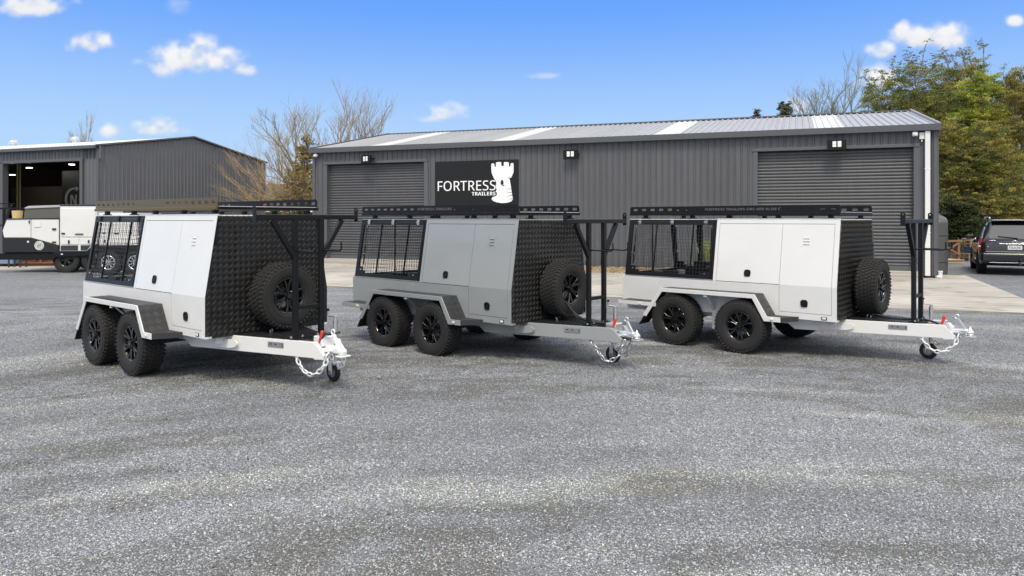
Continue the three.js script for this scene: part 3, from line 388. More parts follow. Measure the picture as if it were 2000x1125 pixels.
function ventGeo() { const l = []; for (let i = 0; i < 3; i++) { const g = new THREE.CylinderGeometry(0.009, 0.009, 0.075, 8, 1, false, 0, Math.PI); g.rotateZ(Math.PI / 2); g.rotateX(-0.4); g.translate(0, (i - 1) * 0.036, 0); l.push(g); } for (const x of [-0.062, 0.062]) for (const y of [-0.062, 0.062]) l.push(new THREE.CylinderGeometry(0.005, 0.005, 0.006, 8).rotateX(Math.PI / 2).translate(x, y, 0)); return merge(l); }
const RAILTEXT = { lettering: text('FORTRESS TRAILERS', 0.032, 0.66, 0.0015), long: text('FORTRESS TRAILERS ORS 400 KLIM C', 0.032, 1.06, 0.0015) };
function railGeo(front) {
  const r = 0.03, o = [[-3.02, 1.767]], n = 5; o.push([0, 1.767]); for (let i = 0; i <= n; i++) { const a = i / n * Math.PI / 2; o.push([-r + r * Math.cos(a), 1.892 - r + r * Math.sin(a)]); } for (let i = 0; i <= n; i++) { const a = Math.PI / 2 + i / n * Math.PI / 2; o.push([-3.02 + r + r * Math.cos(a), 1.892 - r + r * Math.sin(a)]); }
  const holes = [], slot = (x) => { const h = []; for (let i = 0; i <= 8; i++) { const a = -Math.PI / 2 + i / 8 * Math.PI; h.push([x + 0.021 + 0.0165 * Math.cos(a), 1.846 + 0.0165 * Math.sin(a)]); } for (let i = 0; i <= 8; i++) { const a = Math.PI / 2 + i / 8 * Math.PI; h.push([x - 0.021 + 0.0165 * Math.cos(a), 1.846 + 0.0165 * Math.sin(a)]); } holes.push(h); };
  for (let i = 0; i < 8; i++) slot(-2.926 + i * 0.1436); for (let i = 0; i < front; i++) slot(-0.075 - i * 0.142);
  return extr(o, 0.004, 0, holes);
}
const railG = { short: railGeo(8), long: railGeo(5) };
const nuGeo = {}; const once = (k, f) => (nuGeo[k] ??= f());

function makeTrailer(label, pos, turn, paint, opt) {
  const t = thing('tool_trailer', label, 'trailer', pos, turn, 'canopy trailers parked in the yard');
  // box
  mesh('canopy', once('canopy', () => merge([
    ...[1, -1].flatMap((s) => [sidePlate(-1.62, 0, 1.656, YT, 0, 0.03, s), sidePlate(-0.061, 0, YB, 1.656, 0, 0.03, s), sidePlate(-1.62, -1.578, YC - 0.002, 1.656, 0, 0.03, s), sidePlate(-0.709, -0.061, YB, 0.549, 0, 0.03, s), sidePlate(-0.06, 0.005, YB, 0.495, 0.002, 0.07, s)]),
    box(1.62, 0.018, 1.186, -0.81, YT - 0.007, 0), box(1.62, 0.012, 0.02, -0.81, YT + 0.004, 0.585)])), paint, t);
  mesh('inner_shell', once('shell', () => merge([...[1, -1].map((s) => sidePlate(-1.615, -0.004, YB + 0.01, 1.7, -0.022, 0.01, s)), faces([[[-1.617, YB, -TW + 0.02], [-1.617, YB, TW - 0.02], [-1.617, YC, TW - 0.02], [-1.617, 1.7, 0.575], [-1.617, 1.7, -0.575], [-1.617, YC, -TW + 0.02]]])])), M.seal, t);
  for (const s of [1, -1]) {
    const d1 = mesh('door', once('d1' + s, () => sidePlate(-1.573, -0.7115, 0.891, 1.651, -0.002, 0.014, s)), paint, t), d2 = mesh('door', once('d2' + s, () => sidePlate(-0.7065, -0.066, 0.554, 1.651, -0.002, 0.014, s)), paint, t);
    mesh('handle', once('h1' + s, () => merge(handleGeo().map((g) => onSide(g, -1.14, 1.007, s, -0.001)))), M.black, d1); mesh('handle', once('h2' + s, () => merge(handleGeo().map((g) => onSide(g, -0.392, 0.669, s, -0.001)))), M.black, d2);
    mesh('vent', once('v' + s, () => onSide(ventGeo(), -0.395, 1.434, s, 0)), paint, d2);
    mesh('marker_lamp', once('ml' + s, () => merge([rbox(0.05, 0.026, 0.012, -0.15, 0.507, s * (TW + 0.005), 0.006, 2)])), M.lamp, t);
    mesh('lamp_base', once('mb' + s, () => rbox(0.07, 0.038, 0.008, -0.15, 0.507, s * (TW + 0.002), 0.004)), M.black, t);
    // tray side with a rolled rim
    mesh('tray_side', once('ts' + s, () => merge([sidePlate(-3.065, -0.7115, 0.455, YC - 0.004, 0, 0.03, s), bar([-3.065, YC - 0.008, s * (TW - 0.028)], [-1.62, YC - 0.008, s * (TW - 0.028)], 0.055, 0.014)])), paint, t);
    mesh('rim_hinge', once('rh' + s, () => merge(Array.from({ length: 46 }, (_, i) => tube([-3.02 + i * 0.0302, YC + 0.005, s * (TW - 0.006)], [-3.001 + i * 0.0302, YC + 0.005, s * (TW - 0.006)], 0.0075, 6)))), paint === M.white ? M.galv : paint, t);
    mesh('rivet', once('rv' + s, () => merge([[-3.04, 0.575], [-3.04, 0.855], [-2.4, 0.85], [-1.75, 0.85]].map(([x, y]) => new THREE.SphereGeometry(0.006, 8, 5).translate(x, y, s * TW)))), M.galv, t);
  }
  mesh('tailgate', once('tg', () => merge([rbox(0.03, 0.41, 1.43, -3.05, 0.68, 0)])), paint, t);
  mesh('tray_floor', once('tf', () => merge([box(1.44, 0.02, 1.4, -2.34, 0.5, 0), ...[0.5, -0.5].map((z) => rbox(1.4, 0.2, 0.2, -2.32, 0.72, z * 1.17))])), M.deck, t);
  const fits = (x, y) => Math.abs(x - TW) < zSide(y + YB) - 0.03, onFront = (g) => basis(g, [0, 0, -1], [0, 1, 0], [1, 0, 0], [0.0035, YB, TW]);
  mesh('front_panel', once('fp', () => merge([faces([[[0.003, YB, -TW], [0.003, YB, TW], [0.003, YC, TW], [0.003, YT - 0.01, TW - TT], [0.003, YT - 0.01, -TW + TT], [0.003, YC, -TW]]]), onFront(lozenges(TW * 2, YT - YB, 0.0618, fits, [1]))])), M.plate, t);
  mesh('tread_pattern', once('ft', () => onFront(lozenges(TW * 2, YT - YB, 0.0618, fits, [0]))), M.tread, t);
  // mesh cage over the tray
  const fr = [];
  for (const s of [1, -1]) {
    fr.push(sidePlate(-3.03, -1.62, 1.675, YT, -0.004, 0.035, s), sidePlate(-3.03, -2.995, YC + 0.006, 1.675, -0.004, 0.035, s), sidePlate(-1.655, -1.62, YC + 0.006, 1.675, -0.004, 0.035, s));
    const md = sub('mesh_door', t);
    mesh('door_frame', once('mf' + s, () => merge([sidePlate(-2.99, -1.66, 1.632, 1.672, 0, 0.025, s), sidePlate(-2.99, -1.66, 0.9, 0.948, 0, 0.025, s), sidePlate(-2.99, -2.962, 0.948, 1.632, 0, 0.025, s), sidePlate(-1.688, -1.66, 0.948, 1.632, 0, 0.025, s), sidePlate(-2.571, -2.555, 0.948, 1.632, -0.004, 0.016, s), sidePlate(-1.989, -1.973, 0.948, 1.632, -0.004, 0.02, s),
      sidePlate(-2.962, -2.86, 0.948, 1.04, -0.001, 0.006, s), sidePlate(-2.86, -2.8, 0.948, 0.985, -0.001, 0.006, s), sidePlate(-1.83, -1.688, 0.948, 1.0, -0.001, 0.006, s), sidePlate(-2.42, -2.2, 0.9, 0.985, -0.03, 0.05, s)])), M.black, md);
    const wm = mesh('wire_mesh', once('wm' + s, () => { const l = []; for (let x = -2.94; x < -1.69; x += 0.05) l.push(bar([x, 0.93, s * (zSide(0.93) - 0.018)], [x, 1.65, s * (zSide(1.65) - 0.018)], 0.0034)); for (let y = 0.985; y < 1.63; y += 0.05) l.push(bar([-2.97, y, s * (zSide(y) - 0.0215)], [-1.68, y, s * (zSide(y) - 0.0215)], 0.0038)); return merge(l); }), M.wire, md); wm.userData.kind = 'stuff';
    mesh('hinge', once('hg' + s, () => merge([-2.845, -2.31, -1.785].flatMap((x) => [rbox(0.045, 0.03, 0.012, x, 1.692, s * 0.602, 0.003), rbox(0.045, 0.03, 0.012, x, 1.652, s * 0.608, 0.003), tube([x - 0.03, 1.673, s * 0.61], [x + 0.03, 1.673, s * 0.61], 0.006, 8)]))), opt.hinge, md);
    mesh('gas_strut', once('gs' + s, () => merge([tube([-2.93, 1.6, s * 0.57], [-2.94, 1.33, s * 0.6], 0.006, 8), tube([-2.94, 1.33, s * 0.6], [-2.95, 1.06, s * 0.63], 0.011, 8), tube([-1.72, 1.6, s * 0.57], [-1.715, 1.3, s * 0.6], 0.006, 8), tube([-1.715, 1.3, s * 0.6], [-1.71, 1.06, s * 0.63], 0.011, 8)])), M.black, t);
    mesh('strut_end', once('se' + s, () => merge([[-2.93, 1.605, 0.572], [-1.72, 1.605, 0.572], [-2.945, 1.2, 0.62]].map(([x, y, z]) => rbox(0.03, 0.04, 0.02, x, y, s * z, 0.005)))), M.chrome, t);
    mesh('latch', once('lt' + s, () => merge([[-2.9, 1.0], [-1.75, 0.97]].map(([x, y]) => onSide(new THREE.CylinderGeometry(0.009, 0.009, 0.012, 10).rotateX(Math.PI / 2), x, y, s, 0.004)))), M.chrome, md);
  }
  mesh('cage_frame', once('cf', () => merge([...fr, box(0.035, 0.035, 1.16, -3.012, 1.69, 0), box(0.035, 0.04, 1.4, -3.012, 0.91, 0), bar([-3.012, 0.9, 0], [-3.012, 1.69, 0], 0.018)])), M.black, t);
  const rm = mesh('rear_mesh', once('rm', () => { const l = []; for (let z = -0.64; z < 0.65; z += 0.05) l.push(bar([-3.014, 0.92, z], [-3.014, 1.69, z * 0.84], 0.003)); for (let y = 0.95; y < 1.68; y += 0.05) l.push(bar([-3.018, y, -zSide(y) + 0.03], [-3.018, y, zSide(y) - 0.03], 0.003)); return merge(l); }), M.wire, t); rm.userData.kind = 'stuff';
  mesh('cage_roof', once('cr', () => box(1.41, 0.012, 1.18, -2.325, YT - 0.002, 0)), paint, t);
  mesh('tool_box', once('tb', () => merge([rbox(0.36, 0.2, 0.3, -2.28, 0.92, -0.15, 0.02), rbox(0.22, 0.1, 0.16, -2.24, 1.04, -0.15, 0.02), rbox(0.28, 0.12, 0.2, -2.72, 0.88, 0.2, 0.02)])), M.black, t);
  if (opt.jack) { const j = sub('stand_jack', t); mesh('post', [rbox(0.055, 0.62, 0.07, -2.36, 1.33, -0.3, 0.008), rbox(0.075, 0.2, 0.085, -2.365, 1.45, -0.3, 0.01)], M.black, j); mesh('foot', [rbox(0.2, 0.1, 0.16, -2.34, 1.0, -0.3, 0.03)], M.black, j); mesh('clip', [rbox(0.03, 0.05, 0.02, -2.4, 1.58, -0.25), rbox(0.02, 0.09, 0.02, -2.36, 1.24, -0.25), rbox(0.11, 0.02, 0.02, -2.3, 1.02, -0.2)], M.chrome, j); }
  // roof rack
  const rk = sub('roof_rack', t);
  for (const s of [1, -1]) {
    const rl = mesh('side_rail', railG[opt.long ? 'long' : 'short'], (s > 0 && opt.rail) || M.black, rk); rl.position.z = s * 0.595 - 0.002;
    const tx = mesh('lettering', RAILTEXT[opt.long ? 'long' : 'lettering'], M.whiteText, rk); if (s > 0) tx.position.set(-1.8, 1.83, 0.5975); else { tx.rotation.y = Math.PI; tx.position.set(-1.8 + (opt.long ? 1.06 : 0.66), 1.83, -0.5975); }
    mesh('lower_rail', once('lr' + s, () => rbox(3.02, 0.034, 0.03, -1.51, 1.782, s * 0.6, 0.004)), (s > 0 && opt.rail) || M.black, rk);
    mesh('rack_foot', once('rf' + s, () => merge([-2.78, -2.02, -1.46, -0.79, -0.13].flatMap((x) => [rbox(0.06, 0.045, 0.05, x, 1.745, s * 0.55, 0.006), rbox(0.13, 0.012, 0.06, x, 1.722, s * 0.55, 0.004)]))), M.black, rk);
  }
  mesh('rack_platform', once('rp', () => merge([rbox(0.03, 0.03, 1.17, -0.015, 1.782, 0, 0.004), rbox(0.03, 0.03, 1.17, -3.0, 1.782, 0, 0.004), ...[1, 2, 3, 4, 5, 6].map((i) => rbox(2.94, 0.02, 0.1, -1.51, 1.782, -0.6 + i * 0.171, 0.004))])), M.black, rk);
  mesh('rack_lip', once('rl', () => rbox(0.012, 0.008, 1.16, 0.004, 1.799, 0, 0.003)), M.galv, rk);
  // mudguards, steps, wheels
  for (const s of [1, -1]) {
    const gd = sub('mudguard', t), zo = s * 0.988, zi = s * (TW + 0.003), out = [[-2.544, 0.371], [-2.271, 0.763], [-0.916, 0.763], [-0.754, 0.5], [-0.585, 0.5]], th = 0.007;
    mesh('tread_top', once('gt' + s, () => { const q = []; for (let i = 0; i < 4; i++) { const [a, b] = [out[i], out[i + 1]]; q.push([[a[0], a[1], zo], [b[0], b[1], zo], [i === 3 ? -0.46 : b[0], b[1], zi], [a[0], a[1], zi]], [[a[0], a[1] - th, zo], [b[0], b[1] - th, zo], [i === 3 ? -0.46 : b[0], b[1] - th, zi], [a[0], a[1] - th, zi]]); } q.push([[-0.583, 0.445, zo - s * 0.002], [-0.458, 0.445, zi], [-0.458, 0.505, zi], [-0.583, 0.505, zo - s * 0.002]]); return faces(q); }), M.guardTop, gd);
    mesh('tread_pattern', once('gp' + s, () => merge([[0, 0.48], [1, 1.355], [2, 0.306]].map(([i]) => { const [a, b] = [out[i], out[i + 1]], len = Math.hypot(b[0] - a[0], b[1] - a[1]), d = V3((b[0] - a[0]) / len, (b[1] - a[1]) / len, 0), nrm = V3(-d.y, d.x, 0), z0 = Math.min(zo, zi); return basis(lozenges(len, 0.258, 0.082), [d.x, d.y, 0], [0, 0, -1], [nrm.x, nrm.y, 0], [a[0] + nrm.x * 0.0008, a[1] + nrm.y * 0.0008, z0 + 0.258]); }))), M.guardTread, gd);
    mesh('edge_strip', once('ge' + s, () => merge([extr([[-2.55, 0.371], [-2.277, 0.768], [-0.91, 0.768], [-0.75, 0.506], [-0.582, 0.506], [-0.582, 0.445], [-0.79, 0.443], [-0.945, 0.715], [-2.243, 0.715], [-2.495, 0.355]], 0.012, 0.003).translate(0, 0, s > 0 ? 0.986 : -0.998)])), paint, gd);
    mesh('mud_flap', once('gf' + s, () => faces([[[-2.525, 0.385, zo - s * 0.004], [-2.525, 0.385, zi], [-2.622, 0.235, zi], [-2.622, 0.235, zo - s * 0.004]], [[-2.515, 0.38, zo - s * 0.004], [-2.515, 0.38, zi], [-2.612, 0.232, zi], [-2.612, 0.232, zo - s * 0.004]], [[-2.525, 0.385, zo - s * 0.004], [-2.515, 0.38, zo - s * 0.004], [-2.612, 0.232, zo - s * 0.004], [-2.622, 0.235, zo - s * 0.004]]])), M.seal, gd);
    mesh('guard_lamp', once('gl' + s, () => merge([rbox(0.04, 0.024, 0.012, -0.69, 0.476, s * 1.004, 0.005, 2), rbox(0.05, 0.03, 0.02, -1.6, 0.7, s * 0.975, 0.006, 2)])), M.lamp, gd);
    mesh('guard_brace', once('gb' + s, () => merge([bar([-1.6, 0.72, s * 0.96], [-1.6, 0.5, s * 0.735], 0.05, 0.008), box(0.06, 0.24, 0.03, -1.6, 0.36, s * 0.71)])), paint, gd);
    if (opt.step !== false) {
    const st = sub('rear_step', t);
    mesh('step_plate', once('sp' + s, () => merge([rbox(0.62, 0.055, 0.012, -2.655, 0.528, s * 0.985, 0.003), box(0.6, 0.008, 0.24, -2.65, 0.552, s * 0.86), rbox(0.012, 0.055, 0.26, -2.96, 0.528, s * 0.858, 0.003)])), paint, st);
    mesh('step_tread', once('st' + s, () => basis(lozenges(0.58, 0.24, 0.066), [1, 0, 0], [0, 0, -1], [0, 1, 0], [-2.94, 0.5565, s > 0 ? 0.98 : -0.74])), M.guardTop, st); mesh('step_mat', once('sm' + s, () => box(0.6, 0.003, 0.245, -2.65, 0.5555, s * 0.858)), M.guardTop, st);
    mesh('tail_lamp', once('tl' + s, () => merge([rbox(0.06, 0.03, 0.012, -2.6, 0.527, s * 0.994, 0.005, 2)])), M.lamp, st);
    }
    for (const [x, r] of [[-2.075, 0.3], [-1.126, 1.1]]) wheel('wheel', t, [x, WR, s * 0.866], s > 0 ? 0 : Math.PI, r + opt.roll);
  }
  // running gear
  for (const x of [-2.075, -1.126]) mesh('axle', once('ax' + x, () => merge([bar([x, 0.33, -0.72], [x, 0.33, 0.72], 0.05), ...[1, -1].map((s) => new THREE.CylinderGeometry(0.12, 0.12, 0.06, 20).rotateX(Math.PI / 2).translate(x, 0.34, s * 0.74))])), M.charcoal, t);
  for (const s of [1, -1]) mesh('leaf_spring', once('ls' + s, () => merge([-2.075, -1.126].flatMap((x) => [0, 1, 2].map((i) => { const c = []; for (let k = 0; k <= 6; k++) { const a = (k / 6 - 0.5) * 2; c.push([x + a * (0.36 - 0.07 * i), 0.395 - 0.012 * i + 0.05 * a * a, s * 0.56]); } return merge(c.slice(0, -1).map((p, k) => bar(p, c[k + 1], 0.01, 0.06))); })))), M.black, t);
  for (const s of [1, -1]) {   // drawbar: parallel below the box, converging to the coupling
    mesh('drawbar_beam', once('db' + s, () => {
      const a = V3(-0.66, 0, s * 0.585), b = V3(1.12, 0, s * 0.098), d = b.clone().sub(a), len = Math.hypot(d.x, d.z); d.normalize();
      const g = extr([[0.0, 0.47], [0, 0.4], [0.09, 0.325], [len - 0.13, 0.325], [len - 0.12, 0.312], [len - 0.01, 0.318], [len, 0.36], [len - 0.115, 0.479], [0.0, 0.479]], 0.05, 0.004);
      return basis(g, [d.x, 0, d.z], [0, 1, 0], [-d.z, 0, d.x], [a.x + d.z * 0.025, 0, a.z - d.x * 0.025]);
    }), paint, t);
    mesh('beam_gusset', once('bg' + s, () => { const a = V3(-0.28, 0, s * 0.512), d = V3(1.78, 0, -s * 0.487).normalize(); const g = extr([[0, 0.35], [0.3, 0.355], [0.36, 0.37], [0.4, 0.41], [0.36, 0.44], [0, 0.46]], 0.008, 0.002); return basis(g, [d.x, 0, d.z], [0, 1, 0], [-d.z, 0, d.x], [a.x + d.z * 0.0 - (s > 0 ? d.z * 0.024 : -d.z * 0.032), 0, a.z + (s > 0 ? d.x * 0.024 : -d.x * 0.032)]); }), paint, t);
    mesh('chassis_rail', once('ch' + s, () => merge([rbox(2.4, 0.1, 0.05, -1.86, 0.44, s * 0.585, 0.004)])), paint, t);
  }
  mesh('crossmember', once('cm', () => merge([-3.0, -2.5, -1.6, -0.7, -0.1].map((x) => box(0.05, 0.08, 1.15, x, 0.44, 0)))), paint, t);
  mesh('underfloor', once('uf', () => box(1.6, 0.02, 1.4, -0.82, 0.487, 0)), M.charcoal, t);
  mesh('deck_plate', once('dp', () => merge([faces([[[0.006, 0.486, -0.4], [0.006, 0.486, 0.4], [0.78, 0.486, 0.185], [0.78, 0.486, -0.185]], [[0.006, 0.479, -0.4], [0.006, 0.479, 0.4], [0.78, 0.479, 0.185], [0.78, 0.479, -0.185]]]), ...Array.from({ length: 9 }, (_, i) => bar([0.05 + i * 0.085, 0.488, 0.37 - i * 0.0235], [0.05 + i * 0.085, 0.488, -0.37 + i * 0.0235], 0.012, 0.006))])), M.deck, t);
  mesh('compliance_plate', once('cp', () => { const d = V3(1.78, 0, -0.487).normalize(); const g = rbox(0.2, 0.052, 0.004, 0, 0, 0, 0.001); return basis(g, [d.x, 0, d.z], [0, 1, 0], [-d.z, 0, d.x], [0.545 - d.z * 0.029, 0.425, 0.2555 + d.x * 0.029]); }), M.plaque, t);
  mesh('plate_marks', once('pm', () => { const d = V3(1.78, 0, -0.487).normalize(); const g = merge([box(0.008, 0.024, 0.002, 0.085, 0, 0), box(0.02, 0.012, 0.001, -0.06, 0.004, 0), box(0.02, 0.012, 0.001, 0, 0.004, 0)]); return basis(g, [d.x, 0, d.z], [0, 1, 0], [-d.z, 0, d.x], [0.545 - d.z * 0.0315, 0.425, 0.2555 + d.x * 0.0315]); }), M.black, t);
  // spare wheel on its bracket
  wheel('spare_wheel', t, [0.175, 0.865, -0.05], Math.PI / 2, 0.1 + opt.roll * 2);
  mesh('spare_bracket', once('sb', () => merge([rbox(0.05, 0.42, 0.07, 0.045, 0.68, -0.05), rbox(0.08, 0.08, 0.08, 0.07, 0.86, -0.05), rbox(0.16, 0.03, 0.12, 0.09, 0.5, -0.05)])), M.black, t);
  mesh('bracket_bolt', once('bb', () => merge([[0.14, 0.06], [0.14, 0.0], [0.14, -0.1], [0.2, 0.12]].map(([x, z]) => new THREE.CylinderGeometry(0.01, 0.01, 0.03, 6).translate(x, 0.505, z)))), M.chrome, t);
  // ladder rest on two posts
  const lr = sub('ladder_rest', t), PX = 0.693;
  for (const s of [1, -1]) {
    mesh('post', once('po' + s, () => rbox(0.05, 1.19, 0.05, PX, 1.08, s * 0.152, 0.006)), M.black, lr);
    mesh('brace', once('br' + s, () => bar([PX, 1.28, s * 0.155], [PX, 1.662, s * 0.41], 0.045)), M.black, lr);
    mesh('end_tab', once('et' + s, () => basis(extr([[-0.027, -0.05], [0.027, -0.05], [0.027, 0.085], [0.02, 0.1], [0, 0.107], [-0.02, 0.1], [-0.027, 0.085]], 0.008, 0.001, [Array.from({ length: 10 }, (_, i) => [0.01 * Math.cos(i * 0.628), 0.08 + 0.01 * Math.sin(i * 0.628)])]), [1, 0, 0], [0, 1, 0], [0, 0, 1], [PX, 1.69, s * 0.598 - 0.004])), M.black, lr);
    mesh('hook', once('hk' + s, () => merge([hoseGeo([[PX, 1.356, s * 0.152], [PX + 0.2, 1.354, s * 0.152], [PX + 0.315, 1.356, s * 0.152], [PX + 0.335, 1.37, s * 0.152], [PX + 0.337, 1.44, s * 0.152]], 0.0085), new THREE.SphereGeometry(0.0085, 8, 6).translate(PX + 0.337, 1.44, s * 0.152)])), M.black, lr);
    mesh('cable_loop', once('cl' + s, () => new THREE.TorusGeometry(0.035, 0.004, 5, 14).scale(0.45, 1, 1).translate(PX - 0.03, 1.2, s * 0.152)), M.black, lr);
  }
  mesh('top_bar', once('tp', () => rbox(0.05, 0.05, 1.2, PX, 1.69, 0, 0.006)), M.black, lr); mesh('rung', once('ru', () => rbox(0.04, 0.04, 0.27, PX, 0.79, 0, 0.005)), M.black, lr); mesh('post_foot', once('pf', () => rbox(0.09, 0.014, 0.42, PX, 0.493, 0, 0.003)), M.black, lr);
  mesh('foot_bolt', once('fb', () => merge([0.22, 0.09, -0.09, -0.2].map((z) => new THREE.CylinderGeometry(0.013, 0.013, 0.02, 6).translate(PX + 0.03, 0.508, z)))), M.chrome, lr);
  // coupling, brake lever, jockey wheel, chains, cables
  const cp = sub('coupling', t);
  mesh('coupling_body', once('cb', () => merge([rbox(0.26, 0.02, 0.2, 1.02, 0.40, 0), rbox(0.2, 0.07, 0.09, 1.13, 0.405, 0, 0.02, 2), new THREE.SphereGeometry(0.048, 16, 10).scale(1, 0.8, 1).translate(1.245, 0.395, 0), rbox(0.09, 0.016, 0.12, 1.26, 0.355, 0, 0.005), new THREE.ConeGeometry(0.028, 0.05, 12).translate(1.25, 0.445, 0), rbox(0.14, 0.1, 0.16, 0.93, 0.47, -0.02, 0.015, 2)])), opt.coupling, cp);
  mesh('lock_lever', once('ll', () => merge([bar([1.2, 0.43, 0.01], [1.125, 0.55, 0.01], 0.022, 0.03), new THREE.TorusGeometry(0.024, 0.007, 8, 18).translate(1.115, 0.575, 0.01)])), opt.coupling, cp);
  mesh('brake_lever', once('bl', () => merge([tube([0.965, 0.46, 0.055], [0.995, 0.565, 0.05], 0.017, 12), new THREE.SphereGeometry(0.017, 10, 8).translate(0.995, 0.565, 0.05)])), opt.lever, cp);
  const jw = sub('jockey_wheel', t, [0.75, 0, -0.265]);
  mesh('stem', once('js', () => merge([tube([0.03, 0.2, 0.0], [0.03, 0.64, 0], 0.0235, 16), rbox(0.07, 0.06, 0.1, 0.03, 0.42, 0.05, 0.008), tube([0.03, 0.64, 0], [0.03, 0.67, 0], 0.016, 10), bar([0.03, 0.672, 0], [-0.05, 0.672, 0.03], 0.012), tube([-0.05, 0.672, 0.03], [-0.05, 0.725, 0.03], 0.009, 8)])), opt.stem, jw);
  mesh('fork', once('jf', () => merge([rbox(0.13, 0.012, 0.085, 0.01, 0.2, 0, 0.003), box(0.05, 0.12, 0.008, 0.0, 0.14, 0.04), box(0.05, 0.12, 0.008, 0, 0.14, -0.04)])), opt.coupling, jw);
  mesh('knob', once('jk', () => new THREE.SphereGeometry(0.016, 10, 8).translate(-0.05, 0.735, 0.03)), M.black, jw);
  mesh('tyre', once('jt', () => merge([new THREE.TorusGeometry(0.072, 0.03, 10, 32).scale(1, 1, 0.95).translate(0, 0.098, 0)])), M.rubber, jw);
  mesh('rim', once('jr', () => merge([new THREE.CylinderGeometry(0.052, 0.052, 0.04, 24).rotateX(Math.PI / 2).translate(0, 0.098, 0), new THREE.CylinderGeometry(0.02, 0.02, 0.1, 12).rotateX(Math.PI / 2).translate(0, 0.098, 0), ...[0, 1, 2, 3, 4].map((i) => box(0.05, 0.01, 0.046, 0.03, 0, 0).rotateZ(i * 1.256).translate(0, 0.098, 0))])), M.plaque, jw);
  for (const s of [1, -1]) mesh('safety_chain', once('sc' + s + (opt.droop ?? ''), () => chainGeo(opt.droop ? [[0.74, 0.335, s * 0.2], [0.82, 0.22, s * 0.17], [0.93, 0.1 + (s < 0 ? 0.06 : 0), s * 0.14], [1.06, 0.16, s * 0.09], [1.13, 0.32, s * 0.08]] : [[0.78, 0.325, s * 0.2], [0.85, 0.22, s * 0.185], [0.94, 0.165 + (s < 0 ? 0.05 : 0), s * 0.16], [1.04, 0.19, s * 0.13], [1.12, 0.27, s * 0.11], [1.14, 0.35, s * 0.09]])), opt.chain, t);
  opt.cables?.forEach((c) => mesh('cable', hoseGeo(c, 0.011), M.hose, t));
  return t;
}
const K = 0.8795, yaw = [0.70098, 0.73104, 0.74127];
makeTrailer('white canopy trailer nearest the camera, at left', [-2.938 * K, 0.031, -9.083 * K], -yaw[0], M.white, { hinge: M.black, roll: 0.15, step: false, rail: mat([0.12, 0.085, 0.022], 0.3, 0.2), chain: M.chainWhite, coupling: M.chainWhite, stem: M.galv, lever: M.red, jack: false, cables: [[[0.98, 0.49, 0.06], [1.02, 0.545, 0.02], [1.07, 0.55, -0.04], [1.1, 0.56, -0.09]], [[0.9, 0.5, 0.03], [0.96, 0.53, 0.03], [1.04, 0.54, -0.02]]] });  // rail: near rack rail coloured olive-brown in place of its bronze reflection
makeTrailer('grey canopy trailer in the middle, between two white ones', [0.5426 * K, -0.016, -10.535 * K], -yaw[1], M.grey, { hinge: M.galv, roll: 0.62, chain: M.galv, coupling: M.zinc, stem: M.galv, lever: M.red, droop: 1, cables: [[[0.28, 0.72, 0.05], [0.4, 0.62, 0.08], [0.6, 0.52, 0.06], [0.82, 0.5, 0.0], [0.95, 0.5, -0.02]], [[0.3, 0.66, 0.02], [0.42, 0.55, 0.03], [0.62, 0.5, 0.0], [0.85, 0.49, -0.05]]] });
makeTrailer('white canopy trailer at right, in front of the right roller door', [4.98946 * K, -0.015, -10.8114 * K], -yaw[2], M.white, { hinge: M.chrome, roll: 0.3, chain: M.chainWhite, coupling: M.zinc, stem: M.galv, lever: M.red, jack: true, long: true, cables: [[[0.2, 0.51, 0.0], [0.4, 0.5, 0.05], [0.6, 0.5, 0.03], [0.8, 0.51, 0.06], [0.9, 0.5, 0.1], [0.95, 0.48, 0.13]]] });
// ------------------------------------------------------------------ campers at left
function silverWheel(parent, pos, r, silver) {
  const w = sub('wheel', parent, pos), k = r / WR, t = mesh('tyre', tyreGeo, M.rubber, w); t.scale.set(k, k, 1);
  if (!silver) { const m = mesh('rim', rimGeo, M.rim, w); m.scale.set(k, k, 1); return; }
  const l = [new THREE.TorusGeometry(r * 0.52, 0.018, 6, 40).translate(0, 0, 0.1)]; for (let i = 0; i < 10; i++) l.push(extr([[-0.012, 0.05], [0.012, 0.05], [0.026, r * 0.52], [-0.026, r * 0.52]], 0.02, 0.003).translate(0, 0, 0.08).rotateZ(i * 0.628));
  l.push(new THREE.CylinderGeometry(0.065, 0.065, 0.05, 20).rotateX(Math.PI / 2).translate(0, 0, 0.09)); mesh('rim', l, M.chrome, w); mesh('rim_back', new THREE.CylinderGeometry(r * 0.5, r * 0.5, 0.04, 24).rotateX(Math.PI / 2).translate(0, 0, 0.02), M.seal, w);
}
